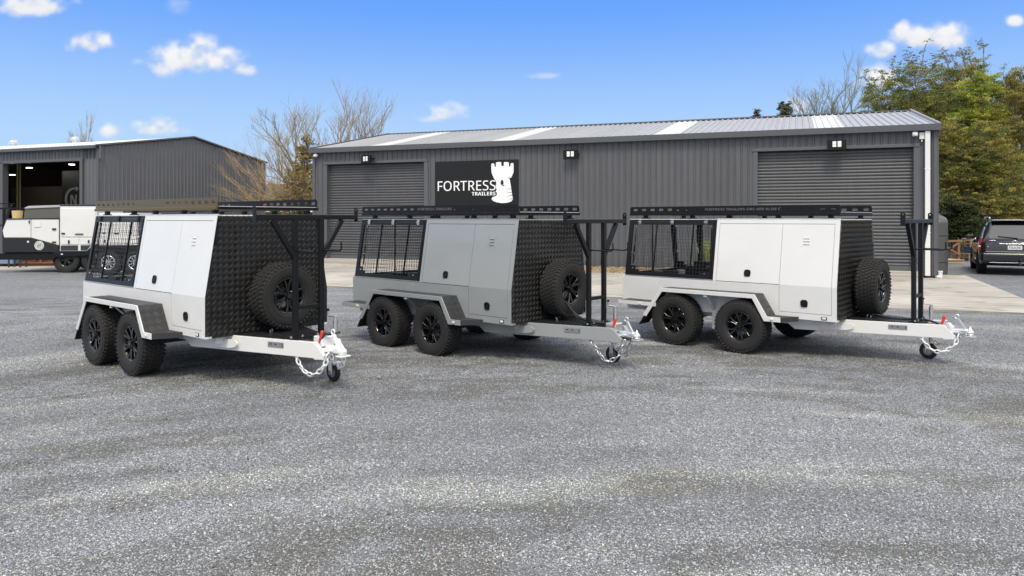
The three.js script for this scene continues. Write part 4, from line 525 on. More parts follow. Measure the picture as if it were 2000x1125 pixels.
{
  const D = 23.45, m = (cx, cy) => [(cx / 6.25 - 128) * 0.01606, 1.708 - (380 + cy / 6.25 - HOR) * 0.01606];
  const t = thing('camper_trailer', 'white and black off-road camper trailer at far left', 'trailer', [W(128, D), 0, -D], 0.03), body = (pts, d, z) => extr(pts.map(([a, b]) => m(a, b)), d, 0.012).translate(0, 0, z - d);
  const wm = M.white, cm = M.charcoal;
  mesh('nose_panel', body([[62, 525], [45, 440], [95, 305], [382, 300], [382, 526]], 0.06, 0), wm, t);
  const dr = mesh('door', body([[388, 300], [719, 303], [719, 618], [388, 526]], 0.05, 0.004), wm, t);
  mesh('handle', [rbox(0.12, 0.06, 0.03, ...m(666, 422), 0.015), rbox(0.12, 0.05, 0.03, ...m(666, 581), 0.015), rbox(0.03, 0.09, 0.03, ...m(368, 335), 0.015)], cm, dr); mesh('door_vent', [rbox(0.22, 0.16, 0.012, ...m(468, 366), 0.01, 0.004), box(0.12, 0.012, 0.03, ...m(464, 392), 0.012)], wm, dr);
  mesh('lower_panel', body([[45, 529], [384, 529], [716, 624], [716, 705], [45, 705]], 0.055, 0), M.deck, t);
  const bd = new THREE.CylinderGeometry(0.145, 0.145, 0.012, 32).rotateX(Math.PI / 2); const [bx, by] = m(487, 622); mesh('badge', bd.translate(bx, by, 0.008), mat([0.62, 0.62, 0.6], 0.5), t); mesh('badge_mark', [new THREE.TorusGeometry(0.112, 0.006, 5, 32).translate(bx, by, 0.016), bar([bx - 0.06, by - 0.05, 0.016], [bx + 0.06, by + 0.05, 0.016], 0.03, 0.006), new THREE.TorusGeometry(0.05, 0.008, 5, 24).translate(bx, by, 0.016)], M.plaque, t);
  mesh('rear_box', body([[738, 140], [1180, 140], [1180, 600], [1115, 640], [1060, 690], [738, 690]], 1.7, 0.03), wm, t);
  mesh('hatch', [body([[760, 170], [1165, 170], [1165, 518], [760, 518]], 0.03, 0.05)], wm, t);
  for (const [a, b] of [[752, 968], [984, 1175]]) mesh('locker_door', body([[a, 528], [b, 528], [b, 612], [a, 612]], 0.02, 0.045), wm, t);
  mesh('handle', [[784, 474, 0.11, 0.045], [975, 481, 0.25, 0.03], [852, 577, 0.045, 0.11], [1090, 573, 0.045, 0.1]].map(([a, b, w, h]) => rbox(w, h, 0.03, ...m(a, b), 0.065)), cm, t);
  mesh('black_inset', [body([[752, 622], [956, 620], [956, 680], [752, 680]], 0.012, 0.046), body([[990, 620], [1108, 620], [1060, 678], [990, 678]], 0.012, 0.046)], cm, t);
  mesh('main_body', [extr([[60, 300], [738, 300], [738, 705], [60, 705]].map(([a, b]) => m(a, b)), 1.62).translate(0, 0, -1.68)], cm, t);
  mesh('roof_tent', body([[300, 158], [736, 150], [736, 296], [280, 296]], 1.5, -0.06), M.canvas, t); mesh('tent_lid', body([[300, 160], [350, 140], [736, 128], [736, 155], [300, 174]], 1.55, -0.03), mat([0.5, 0.5, 0.5], 0.4, 0.4), t);
  mesh('top_trim', [body([[90, 292], [738, 280], [738, 300], [90, 306]], 1.7, 0.02), body([[738, 120], [1178, 120], [1178, 138], [738, 138]], 1.72, 0.05)], cm, t);
  mesh('front_rack', [bar([...m(38, 170), -0.1], [...m(38, 690), -0.1], 0.06), bar([...m(130, 130), -0.1], [...m(45, 400), -0.1], 0.06), bar([...m(-60, 170), -0.1], [...m(300, 168), -0.1], 0.05), bar([...m(-60, 375), -0.1], [...m(45, 375), -0.1], 0.04), bar([...m(-60, 110), -0.3], [...m(110, 110), -0.3], 0.03), bar([...m(38, 170), -1.4], [...m(38, 690), -1.4], 0.06)], M.black, t);
  mesh('chassis', [body([[-80, 718], [1090, 708], [1090, 770], [640, 796], [-80, 796]], 0.08, -0.05), body([[-80, 718], [1090, 708], [1090, 770], [640, 796], [-80, 796]], 0.08, -1.5), extr([[45, 705], [1090, 695], [1090, 722], [45, 722]].map(([a, b]) => m(a, b)), 1.5).translate(0, 0, -1.6)], M.black, t);
  mesh('wheel_arch', extr([[630, 765], [660, 700], [1160, 690], [1190, 800], [1150, 800], [1120, 745], [690, 760], [655, 815]].map(([a, b]) => m(a, b)), 0.3, 0.01).translate(0, 0, -0.26), M.black, t);
  mesh('marker_lamp', [rbox(0.06, 0.04, 0.03, ...m(768, 728), 0.05, 0.01, 2), rbox(0.06, 0.06, 0.03, ...m(357, 576), 0.02, 0.01, 2)], M.lamp, t);
  for (const x of [0, 0.88]) for (const z of [-0.14, -1.5]) silverWheel(t, [x, 0.42, z], 0.42, false);
}
{
  const D = 22.3, t = thing('camper_trailer', 'white trailer with silver rims seen through the mesh of the left trailer', 'trailer', [W(231, D), 0, -D], 0.02), k = D / FPX, X = (u) => (u - 231) * k, Y = (v) => EYE - (v - HOR) * k, R = (a, b, c, d, z, dz = 0.04) => rbox((c - a) * k, (d - b) * k, dz, X((a + c) / 2), Y((b + d) / 2), z - dz / 2, 0.01);
  mesh('body', R(194, 416, 267, 479, 0, 1.6), M.white, t); mesh('hatch', R(197, 420, 264, 455, 0.012, 0.03), M.white, t); for (const a of [197, 219, 242]) mesh('locker_door', R(a, 457, a + 21, 477, 0.012, 0.03), M.white, t);
  mesh('handle', [R(201, 454, 206, 456, 0.03), R(223, 455, 233, 457, 0.03), R(204, 468, 207, 474, 0.03), R(252, 454, 258, 456, 0.03)], M.charcoal, t);
  mesh('chassis', [R(188, 481, 290, 492, -0.02, 1.5), R(186, 493, 290, 499, -0.05, 0.3)], M.black, t); mesh('rear_rack', [R(268, 428, 284, 478, -0.1, 1.3)], mat([0.1, 0.11, 0.13], 0.5), t); mesh('rear_lamp', [R(272, 446, 277, 455, -0.05), R(266, 461, 277, 464, -0.04)], M.lamp, t);
  for (const u of [210, 262]) for (const z of [-0.14, -1.45]) silverWheel(t, [X(u), 0.385, z], 0.385, z > -1);
}
{
  const t = thing('steel_beam', 'rusty steel beams lying on the ground behind the left camper', 'beam', [W(60, 27.2), 0, -27.2], 0.05); const rust = mat([0.24, 0.1, 0.055], 0.9);
  mesh('beam', [box(3.2, 0.03, 0.2, 0, 0.32, 0), box(3.2, 0.25, 0.03, 0, 0.2, 0), box(3.2, 0.03, 0.2, 0, 0.08, 0)], rust, t); mesh('beam', [box(2.6, 0.03, 0.18, 0.5, 0.12, 0.5), box(2.6, 0.16, 0.03, 0.5, 0.06, 0.5)], rust, t); mesh('trestle', [bar([0.55, 0, 0.3], [0.4, 0.55, 0.2], 0.06), bar([0.25, 0, 0.3], [0.4, 0.55, 0.2], 0.06)], rust, t);
  const b = thing('blue_drum', 'low blue crate under the drawbar of the left camper', 'crate', [W(14, 26.6), 0, -26.6], 0); mesh('crate_body', rbox(0.75, 0.34, 0.5, 0, 0.27, 0, 0.03, 2), mat([0.16, 0.22, 0.36], 0.6), b); mesh('rim', rbox(0.79, 0.04, 0.54, 0, 0.42, 0, 0.015), mat([0.2, 0.26, 0.4], 0.6), b);
  const g = faces([[[-6, 0.012, 0], [5.4, 0.012, 0], [5.4, 0.012, -3.2], [-6, 0.012, -3.2]], [[-6, 0.012, 0], [-6, -0.1, 0], [5.4, -0.1, 0], [5.4, 0.012, 0]]]); const s = struct('concrete_path', g, cMat); s.position.set(-16.2, 0, -24.6); s.rotation.y = SHED.turn * 0.4;
}
// ------------------------------------------------------------------ car at right: local -z forward, origin on the ground between the rear wheels
{
  const t = thing('parked_car', 'black four-wheel-drive wagon parked in front of the trees, seen from behind', 'car', [15.33, 0, -22.94], -0.49);
  // lower body: rings across, from the tailgate (z = 0.8) to the nose
  const ring = (z, hw, y0, y1, tuck = 0.03) => [[-hw + tuck, y0, z], [hw - tuck, y0, z], [hw, y0 + 0.12, z], [hw, (y0 + y1) / 2, z], [hw - 0.015, y1 - 0.06, z], [hw - 0.05, y1, z], [-hw + 0.05, y1, z], [-hw + 0.015, y1 - 0.06, z], [-hw, (y0 + y1) / 2, z], [-hw, y0 + 0.12, z]];
  mesh('body', [toCreasedNormals(loft([ring(0.8, 0.74, 0.44, 0.96), ring(0.78, 0.81, 0.42, 0.99), ring(0.70, 0.865, 0.34, 1.02), ring(0.3, 0.895, 0.26, 1.03), ring(-1.2, 0.9, 0.24, 1.01), ring(-2.4, 0.9, 0.26, 0.98), ring(-3.1, 0.88, 0.3, 0.88), ring(-3.45, 0.78, 0.36, 0.74)]), 0.9)], M.car, t);
  const cab = (z, hb, hr, yb, yr) => { const o = [[-hb, yb, z], [hb, yb, z]], f = (x, y) => o.push([x, y, z]); f(mix(hb, hr, 0.5) + 0.02, mix(yb, yr, 0.5)); f(hr, mix(yb, yr, 0.85)); f(hr - 0.04, mix(yb, yr, 0.94)); f(hr - 0.12, mix(yb, yr, 0.985)); f(0, yr); f(-hr + 0.12, mix(yb, yr, 0.985)); f(-hr + 0.04, mix(yb, yr, 0.94)); f(-hr, mix(yb, yr, 0.85)); f(-mix(hb, hr, 0.5) - 0.02, mix(yb, yr, 0.5)); return o; };
  mesh('cabin', toCreasedNormals(loft([cab(0.73, 0.82, 0.79, 0.97, 1.0), cab(0.70, 0.82, 0.77, 0.97, 1.12), cab(0.58, 0.825, 0.69, 0.97, 1.47), cab(0.5, 0.83, 0.66, 0.97, 1.62), cab(0.4, 0.835, 0.655, 0.97, 1.67), cab(-0.2, 0.84, 0.665, 0.97, 1.7), cab(-0.8, 0.84, 0.655, 0.97, 1.69), cab(-1.3, 0.83, 0.63, 0.97, 1.62), cab(-2.15, 0.8, 0.76, 0.97, 0.99)]), 0.9), M.car, t);
  const rw = mesh('rear_window', faces([[[-0.66, 1.14, 0.708], [-0.62, 1.1, 0.722], [0.62, 1.1, 0.722], [0.66, 1.14, 0.708], [0.57, 1.46, 0.6], [0.52, 1.5, 0.585], [-0.52, 1.5, 0.585], [-0.57, 1.46, 0.6]]]), mat([0.06, 0.062, 0.07], 0.08, 0, { clearcoat: 1 }), t); mesh('wiper', [bar([0.04, 1.12, 0.74], [-0.42, 1.17, 0.722], 0.018), rbox(0.05, 0.04, 0.04, 0.05, 1.11, 0.74)], M.seal, rw);
  for (const s of [-1, 1]) { const zc = (z, y) => 0, q = []; const P3 = (z, y) => { const base = 0.832, top = 0.655, f = (y - 0.98) / 0.66; return [s * (mix(base, top, f) + 0.006), y, z]; };
    mesh('side_window', [faces([[P3(0.42, 1.05), P3(-0.2, 1.04), P3(-0.22, 1.52), P3(0.36, 1.5)]]), faces([[P3(-0.26, 1.04), P3(-0.98, 1.03), P3(-0.95, 1.52), P3(-0.28, 1.53)]]), faces([[P3(-1.03, 1.03), P3(-1.85, 1.02), P3(-1.32, 1.46), P3(-1.0, 1.5)]])], M.glass, t);
    mesh('roof_rail', [tube([s * 0.6, 1.735, 0.32], [s * 0.62, 1.745, -1.1], 0.02, 8), rbox(0.05, 0.08, 0.14, s * 0.6, 1.705, 0.33, 0.02, 2), rbox(0.05, 0.08, 0.12, s * 0.62, 1.715, -1.1, 0.02, 2)], M.galv, t);
    const tl = mesh('tail_lamp', loft([[[s * 0.66, 0.72, 0.76], [s * 0.885, 0.72, 0.60], [s * 0.885, 1.0, 0.58], [s * 0.83, 1.13, 0.585], [s * 0.70, 1.14, 0.66], [s * 0.655, 0.98, 0.745]], [[s * 0.68, 0.74, 0.81], [s * 0.905, 0.74, 0.66], [s * 0.9, 1.0, 0.64], [s * 0.83, 1.12, 0.63], [s * 0.71, 1.13, 0.70], [s * 0.675, 0.98, 0.79]]]), M.tail, t); mesh('lamp_band', bar([s * 0.668, 0.87, 0.797], [s * 0.905, 0.87, 0.652], 0.05, 0.012), M.lamp, tl);
    mesh('door_mirror', [rbox(0.2, 0.15, 0.1, s * 1.0, 1.1, -1.62, 0.03, 3), bar([s * 0.86, 1.05, -1.62], [s * 0.98, 1.07, -1.62], 0.05)], M.car, t);
    mesh('wheel_arch', [0, -2.63].map((z) => new THREE.CylinderGeometry(0.4, 0.4, 0.06, 28).rotateZ(Math.PI / 2).translate(s * 0.87, 0.36, z)), M.seal, t);
    mesh('sill', rbox(0.07, 0.14, 1.7, s * 0.89, 0.33, -1.31, 0.02), M.carPlastic, t); mesh('cladding', rbox(0.03, 0.1, 1.6, s * 0.9, 0.58, -1.3, 0.012), M.carPlastic, t);
    mesh('handle', [-0.45, -1.35].map((z) => rbox(0.03, 0.035, 0.16, s * 0.905, 0.9, z, 0.012, 2)), M.galv, t);
    for (const z of [0, -2.63]) { const w = sub('wheel', t, [s * 0.79, 0.345, z], s * Math.PI / 2); const a = mesh('tyre', tyreGeo, M.rubber, w), b = mesh('rim', rimGeo, M.galv, w); a.scale.setScalar(1); b.scale.setScalar(1); }
  }
  mesh('spoiler', rbox(1.16, 0.03, 0.2, 0, 1.645, 0.57, 0.014, 3), M.car, t); mesh('spoiler_glint', rbox(1.1, 0.01, 0.02, 0, 1.663, 0.655, 0.004), M.galv, t); mesh('bumper', [rbox(1.74, 0.34, 0.26, 0, 0.53, 0.75, 0.1, 5)], M.car, t); mesh('bumper_step', rbox(1.5, 0.035, 0.13, 0, 0.705, 0.81, 0.012, 2), mat([0.16, 0.165, 0.18], 0.4), t);  // pale strip along the spoiler stands in for its sky reflection
  mesh('chrome_strip', [rbox(0.85, 0.03, 0.03, 0.02, 0.945, 0.81, 0.01), rbox(0.17, 0.022, 0.02, -0.56, 1.04, 0.74, 0.008)], M.chrome, t); mesh('lower_strip', rbox(0.9, 0.018, 0.02, -0.2, 0.385, 0.85, 0.006), M.galv, t);
  mesh('number_plate', rbox(0.36, 0.125, 0.012, 0, 0.835, 0.806, 0.004), mat([0.72, 0.72, 0.72], 0.4), t); mesh('plate_text', text('FXA36', 0.075, 0.29, 0.002).translate(-0.145, 0.797, 0.813), M.seal, t);
  mesh('emblem', [new THREE.TorusGeometry(0.045, 0.007, 6, 28).scale(1.35, 0.8, 1).translate(0, 1.015, 0.778), bar([-0.024, 0.99, 0.78], [-0.008, 1.04, 0.78], 0.012), bar([0.008, 0.99, 0.78], [0.024, 1.04, 0.78], 0.012), bar([-0.016, 1.015, 0.78], [0.016, 1.015, 0.78], 0.01)], M.chrome, t);
  mesh('tow_bar', [rbox(0.07, 0.07, 0.2, 0.12, 0.36, 0.92, 0.01), tube([0.12, 0.38, 1.0], [0.12, 0.46, 1.02], 0.015), new THREE.SphereGeometry(0.028, 12, 8).translate(0.12, 0.48, 1.02)], M.charcoal, t);
}
// ------------------------------------------------------------------ trees
function limb(list, pts, r0, r1, n = 6) { const c = pts.length - 1; for (let i = 0; i < c; i++) list.push(tube(pts[i], pts[i + 1], mix(r0, r1, i / c), n, mix(r0, r1, (i + 1) / c))); }
const leafMat = mat([1, 1, 1], 0.62, 0, { vertexColors: true, specularIntensity: 0.4, transmission: 0.35, thickness: 0 });
function foliage(R, blobs, tones, o) {   // many small leaf sprays gathered in clumps through the crown
  const p = [], c = [], cl = [], size = o.leaf ?? 0.12; let area = 0; for (const b of blobs) area += b.r.x * b.r.y;
  const d = V3(), a = V3(), b2 = V3(), n = V3();
  for (const b of blobs) {
    const k = Math.round(o.clumps * (b.r.x * b.r.y) / area);
    for (let i = 0; i < k; i++) {
      d.set(R() * 2 - 1, R() * 2 - 1, R() * 2 - 1).normalize(); const rad = 0.6 + 0.5 * Math.pow(R(), 0.7), q = V3(b.c.x + d.x * b.r.x * rad, b.c.y + d.y * b.r.y * rad, b.c.z + d.z * b.r.z * rad); if (q.y < 0.15) continue;
      const t = tones[Math.floor(R() * tones.length)], s = (o.spread ?? 0.34) * (0.6 + 0.8 * R()), w = 0.7 + 0.6 * R(), along = V3(d.x + (R() - 0.5) * 1.2, d.y * 0.25 + 0.1 + (R() - 0.5) * 0.7, d.z + (R() - 0.5) * 1.2).normalize(); cl.push(q);
      for (let j = 0; j < o.per; j++) {
        const u = (R() + R() + R()) / 1.5 - 1, ox = ((R() + R()) - 1) * 0.6, oy = ((R() + R()) - 1) * 0.26, oz = ((R() + R()) - 1) * 0.6, l = size * (0.6 + 0.8 * R()), cx = q.x + along.x * u * s + ox * s, cy = q.y + along.y * u * s + oy * s, cz = q.z + along.z * u * s + oz * s;
        a.set(along.x + (R() - 0.5) * 1.6, along.y + (R() - 0.5) * 1.6, along.z + (R() - 0.5) * 1.6).normalize(); n.set(R() - 0.5, R() - 0.2, R() - 0.5).normalize(); b2.crossVectors(a, n).normalize(); const h = l * (o.width ?? 0.42) * 0.5;
        p.push(cx - a.x * l / 2, cy - a.y * l / 2, cz - a.z * l / 2, cx + b2.x * h, cy + b2.y * h, cz + b2.z * h, cx + a.x * l / 2, cy + a.y * l / 2, cz + a.z * l / 2, cx - a.x * l / 2, cy - a.y * l / 2, cz - a.z * l / 2, cx + a.x * l / 2, cy + a.y * l / 2, cz + a.z * l / 2, cx - b2.x * h, cy - b2.y * h, cz - b2.z * h);
        const v = w * (0.85 + 0.3 * R()); for (let m = 0; m < 6; m++) c.push(t[0] * v, t[1] * v, t[2] * v);
      }
    }
  }
  const g = new THREE.BufferGeometry(); g.setAttribute('position', new THREE.Float32BufferAttribute(p, 3)); g.setAttribute('color', new THREE.Float32BufferAttribute(c, 3)); g.computeVertexNormals(); return { g, cl };
}
function leafTree(seed, name, label, category, D, trunkU, list, tones, o) {   // list: crown lobes as column, row, half width, half height in the photograph at distance D, depth offset
  const R = rng(seed), base = [W(trunkU, D), 0, -D], t = thing(name, label, category, base, 0, o.group), k = D / FPX;
  const blobs = list.map(([u, v, ru, rv, dz = 0, f = 1]) => ({ c: V3(W(u, D) - base[0], H(v, D), -dz), r: V3(ru * k, rv * k, Math.max(ru, rv) * k * 0.8 * f) }));
  const { g, cl } = foliage(R, blobs, tones, o), wood = [], top = blobs[0].c;
  limb(wood, [V3(0, -0.1, 0), V3(0.08 * (R() - 0.5), 1.2, 0), V3(top.x * 0.4, top.y * 0.5, top.z * 0.4), V3(top.x * 0.9, top.y, top.z * 0.9)], o.trunk ?? 0.2, 0.05, 8);
  for (const b of blobs) { const s = 0.25 + 0.3 * R(); limb(wood, [V3(top.x * 0.4 * s * 2, Math.max(0.4, b.c.y * s), top.z * 0.4 * s), b.c.clone().multiply(V3(0.6, 0.8, 0.6)), b.c, V3(b.c.x + b.r.x * (R() - 0.5), b.c.y + b.r.y * 0.7, b.c.z)], 0.09, 0.02, 5); }
  for (let i = 0; i < cl.length; i += 5) { const q = cl[i]; let nb = blobs[0]; for (const b of blobs) if (b.c.distanceTo(q) < nb.c.distanceTo(q)) nb = b; limb(wood, [nb.c.clone().lerp(q, 0.15), nb.c.clone().lerp(q, 0.6).add(V3(0, 0.1, 0)), q], 0.022, 0.008, 4); }
  if (o.leaders) for (const [u0, v0, u1, v1] of o.leaders) {   // thin leaders that stand out of the crown, with sparse leaves
    const a = V3(W(u0, D) - base[0], H(v0, D), 0), b = V3(W(u1, D) - base[0], H(v1, D), -0.2), mid = a.clone().lerp(b, 0.55).add(V3((R() - 0.5) * 0.2, 0, 0)); limb(wood, [a, mid, b], 0.035, 0.01, 5);
    const sm = []; for (let i = 0; i < 11; i++) { const f = 0.1 + 0.9 * R(), q = a.clone().lerp(b, f), e = q.clone().add(V3((R() - 0.5) * 1.0 * (1.2 - f), 0.1 + 0.32 * R(), (R() - 0.5) * 0.8)); limb(wood, [q, e], 0.012, 0.006, 4); sm.push({ c: e, r: V3(0.16, 0.13, 0.16) }); }
    const f = foliage(R, sm, tones, { ...o, clumps: 46, per: 18, spread: 0.15 }); mesh('leader_leaves', f.g, leafMat, t);
  }
  mesh('trunk', wood, M.bark, t); mesh('crown', g, leafMat, t); return t;
}
const GOLD = [[0.362, 0.312, 0.075], [0.3, 0.275, 0.07], [0.45, 0.375, 0.0938], [0.25, 0.237, 0.0625]], OLIVE = [[0.27, 0.277, 0.0743], [0.203, 0.223, 0.0648], [0.365, 0.338, 0.0837], [0.162, 0.189, 0.0567]], LIME = [[0.48, 0.52, 0.0805], [0.333, 0.391, 0.0747], [0.506, 0.506, 0.092], [0.253, 0.299, 0.0633]], DARK = [[0.055, 0.075, 0.026], [0.07, 0.095, 0.032], [0.09, 0.11, 0.038], [0.05, 0.062, 0.024]], MIX = [...OLIVE, ...GOLD.slice(0, 3), [0.09, 0.12, 0.035]];
leafTree(11, 'evergreen_tree', 'olive evergreen with sprigs at its top, just right of the shed roof', 'tree', 38, 1800, [[1775, 260, 70, 80], [1720, 215, 38, 55], [1790, 180, 45, 55], [1735, 260, 52, 60, 1], [1830, 230, 50, 70, 0.4], [1815, 330, 55, 80], [1700, 250, 20, 34]], OLIVE, { clumps: 1250, per: 145, leaf: 0.067, spread: 0.4, trunk: 0.22, leaders: [[1790, 175, 1812, 84], [1770, 170, 1742, 122], [1805, 150, 1842, 108], [1725, 185, 1690, 150], [1780, 150, 1775, 100], [1745, 180, 1722, 138]] });
leafTree(12, 'evergreen_tree', 'bright lime green tree top in the middle of the right-hand trees', 'tree', 36.5, 1905, [[1912, 195, 42, 48], [1905, 250, 52, 55], [1925, 165, 26, 24], [1890, 300, 50, 55], [1920, 330, 45, 50]], LIME, { clumps: 655, per: 145, leaf: 0.072, spread: 0.36 });
leafTree(13, 'evergreen_tree', 'tall golden olive tree with thin bare tips behind the lime tree', 'tree', 40, 1880, [[1870, 190, 45, 62], [1845, 260, 50, 80], [1895, 150, 28, 32], [1850, 155, 24, 30], [1935, 240, 36, 70], [1860, 340, 60, 80]], MIX, { clumps: 811, per: 140, leaf: 0.067, spread: 0.4, leaders: [[1925, 170, 1925, 82], [1890, 150, 1882, 95], [1860, 150, 1845, 100], [1905, 150, 1898, 118], [1840, 180, 1812, 128]] });
leafTree(14, 'evergreen_tree', 'golden brown tree at the right edge of the picture', 'tree', 36, 1985, [[1985, 220, 40, 70], [1960, 300, 50, 70], [2010, 180, 40, 50], [1995, 350, 60, 80], [1965, 390, 45, 50], [2030, 280, 60, 120]], GOLD, { clumps: 873, per: 140, leaf: 0.067, spread: 0.38, leaders: [[1975, 180, 1962, 140], [1995, 160, 1992, 142]] });
leafTree(15, 'evergreen_tree', 'broad golden green tree low behind the water tank', 'tree', 33, 1870, [[1862, 300, 42, 55], [1900, 370, 55, 60], [1850, 380, 36, 60], [1880, 330, 45, 45], [1920, 290, 40, 50], [1950, 350, 50, 60], [1875, 430, 45, 38], [1845, 270, 22, 40]], MIX, { clumps: 1185, per: 140, leaf: 0.062, spread: 0.36 });
leafTree(16, 'shrub', 'dark green shrub between water tank and black car', 'shrub', 31, 1858, [[1855, 425, 30, 34], [1874, 446, 30, 22], [1850, 448, 20, 22], [1884, 425, 22, 24]], DARK, { clumps: 405, per: 150, leaf: 0.078, width: 0.55, spread: 0.3, trunk: 0.06 });
leafTree(17, 'shrub', 'brown green shrub behind the roof of the black car', 'shrub', 31.5, 1960, [[1950, 415, 44, 34], [1990, 430, 40, 36], [1925, 420, 26, 40]], [...GOLD, ...DARK.slice(1)], { clumps: 468, per: 140, leaf: 0.057, spread: 0.32, trunk: 0.06 });
leafTree(18, 'evergreen_tree', 'dark tree in the gap between the golden trees at right', 'tree', 41, 1940, [[1960, 320, 60, 90], [1900, 300, 50, 90], [1985, 260, 40, 70], [1840, 330, 50, 110], [1880, 410, 70, 60], [1970, 420, 60, 60], [2040, 300, 60, 140], [1760, 250, 45, 60], [1850, 215, 50, 55], [1925, 205, 45, 55], [1990, 200, 45, 55], [1800, 300, 60, 80]], DARK, { clumps: 1250, per: 140, leaf: 0.077, width: 0.6, spread: 0.45 });
leafTree(19, 'conifer', 'small pointed conifer tip above the shed ridge, left of a pair', 'conifer', 62, 1478, [[1478, 235, 8, 14], [1478, 220, 4, 9], [1478, 260, 13, 24]], DARK, { clumps: 180, per: 87, leaf: 0.083, spread: 0.26, trunk: 0.1 });
leafTree(20, 'conifer', 'twin pointed conifer tip above the shed ridge near the bare tree', 'conifer', 60, 1533, [[1527, 222, 7, 20], [1539, 222, 8, 18], [1533, 245, 16, 30], [1526, 205, 3, 8], [1540, 206, 3, 9]], [...DARK, [0.09, 0.075, 0.025]], { clumps: 312, per: 112, leaf: 0.083, spread: 0.24, trunk: 0.12 });
{ // the same belt of evergreens goes on along the right-hand boundary of the yard; the tread plate fronts mirror it
  const spots = [[27, -17], [26, -11], [27, -5.5], [26, 0], [27.5, 6], [26, 12]], first = leafTree(71, 'boundary_tree', 'dark evergreen of the belt along the right-hand side of the yard, out of the picture', 'tree', 20, 1000, [[1000, 150, 190, 150], [950, 320, 170, 130], [1060, 330, 170, 130], [1000, 420, 190, 60]], DARK, { clumps: 240, per: 60, leaf: 0.24, width: 0.7, spread: 0.7, group: 'trees of the belt right of the yard' });
  spots.forEach(([x, z], i) => { const o = i ? first.clone() : first; if (i) { o.name = numbered('boundary_tree'); scene.add(o); } o.position.set(x, 0, z); o.rotation.y = i * 1.3; });
}
// bare winter trees
function bareTree(seed, name, label, D, baseU, tips, o) {
  const R = rng(seed), base = [W(baseU, D), 0, -D], t = thing(name, label, 'tree', base), wood = [], twigs = [];
  const grow = (p, dir, len, r, depth) => {
    const e = p.clone().addScaledVector(dir, len), m = p.clone().lerp(e, 0.5).add(V3((R() - 0.5) * len * 0.14, (R() - 0.5) * len * 0.06, (R() - 0.5) * len * 0.14)); limb(depth > 2 ? wood : twigs, [p, m, e], r, r * 0.62, depth > 2 ? 6 : 4); if (depth <= 0) return;
    const n = depth > 3 ? 2 : 2 + (R() > 0.45 ? 1 : 0); for (let i = 0; i < n; i++) { const d = dir.clone().add(V3((R() - 0.5) * o.fan, (R() - 0.35) * o.fan * 0.7 + o.lift, (R() - 0.5) * o.fan)).normalize(); grow(i ? m.clone().lerp(e, R()) : e, d, len * (0.62 + 0.26 * R()), r * 0.6, depth - 1); }
  };
  const root = V3(0, -0.1, 0), fork = V3(0, o.fork, 0); limb(wood, [root, V3(0.04, o.fork * 0.5, 0.03), fork], o.r, o.r * 0.75, 8);
  for (const [u, v, dz = 0, f = 0.3] of tips) { const tip = V3(W(u, D) - base[0], H(v, D), -dz), d = tip.clone().sub(fork), L = d.length(); d.normalize(); grow(fork.clone().add(V3((R() - 0.5) * 0.2, (R() - 0.5) * o.fork * 0.2, 0)), d, L * f, o.r * 0.5, o.depth ?? 4); }
  mesh('trunk', wood, o.mat ?? M.barkPale, t); mesh('twigs', twigs, o.mat2 ?? o.mat ?? M.barkPale, t); return t;
}
bareTree(41, 'bare_tree', 'tall bare tree behind the left end of the long shed', 37, 668, [[640, 185, 0], [672, 178, 1], [708, 205, 0], [735, 225, -1], [760, 240, 0.4], [690, 190, -1], [625, 220, 1], [655, 230, 0]], { r: 0.21, fork: 2.0, fan: 1.05, lift: 0.06, depth: 6 });
bareTree(42, 'bare_tree', 'bare tree with spreading limbs between the two sheds', 33, 596, [[505, 262, 0], [530, 238, 1], [562, 212, 0], [578, 205, -1], [602, 205, 0.4], [545, 290, -0.5], [520, 310, 0.4], [620, 240, 0]], { r: 0.19, fork: 1.9, fan: 1.15, lift: 0.04, depth: 6 });
bareTree(43, 'bare_bush', 'golden bare bush with arching twigs in front of the left gable end', 31, 585, [[450, 384, 0, 0.4], [470, 376, 0.5, 0.4], [490, 365, -0.5, 0.4], [515, 350, 0, 0.4], [540, 340, 0.4, 0.4], [500, 392, -0.3, 0.4], [560, 350, 0, 0.4], [530, 380, 0.6, 0.4], [460, 350, 0.2, 0.4], [480, 340, -0.2, 0.4], [590, 340, 0, 0.4], [545, 365, -0.6, 0.4]], { r: 0.07, fork: 1.3, fan: 1.0, lift: 0.0, depth: 6, mat: mat([0.36, 0.25, 0.11], 0.85), mat2: mat([0.42, 0.3, 0.13], 0.85) });
bareTree(44, 'bare_tree', 'thin bare treetop behind the left shed roof', 58, 160, [[148, 240, 0], [160, 230, 0.4], [172, 246, 0], [138, 262, 0], [180, 262, -0.5], [128, 258, 0.4]], { r: 0.14, fork: 3.2, fan: 0.45, lift: 0.2, depth: 5, mat: M.barkPale });
bareTree(45, 'bare_tree', 'grey lichened bare tree behind the right end of the shed roof', 46, 1632, [[1575, 185, 0], [1590, 168, 1], [1610, 160, 0], [1640, 150, 0.4], [1665, 140, 0], [1685, 175, -0.5], [1580, 210, 0, 0.36], [1660, 185, 1, 0.36], [1690, 200, 0, 0.36]], { r: 0.32, fork: 3.0, fan: 1.2, lift: 0.02, depth: 6, mat: mat([0.26, 0.27, 0.25], 0.9), mat2: mat([0.24, 0.25, 0.2], 0.9) });
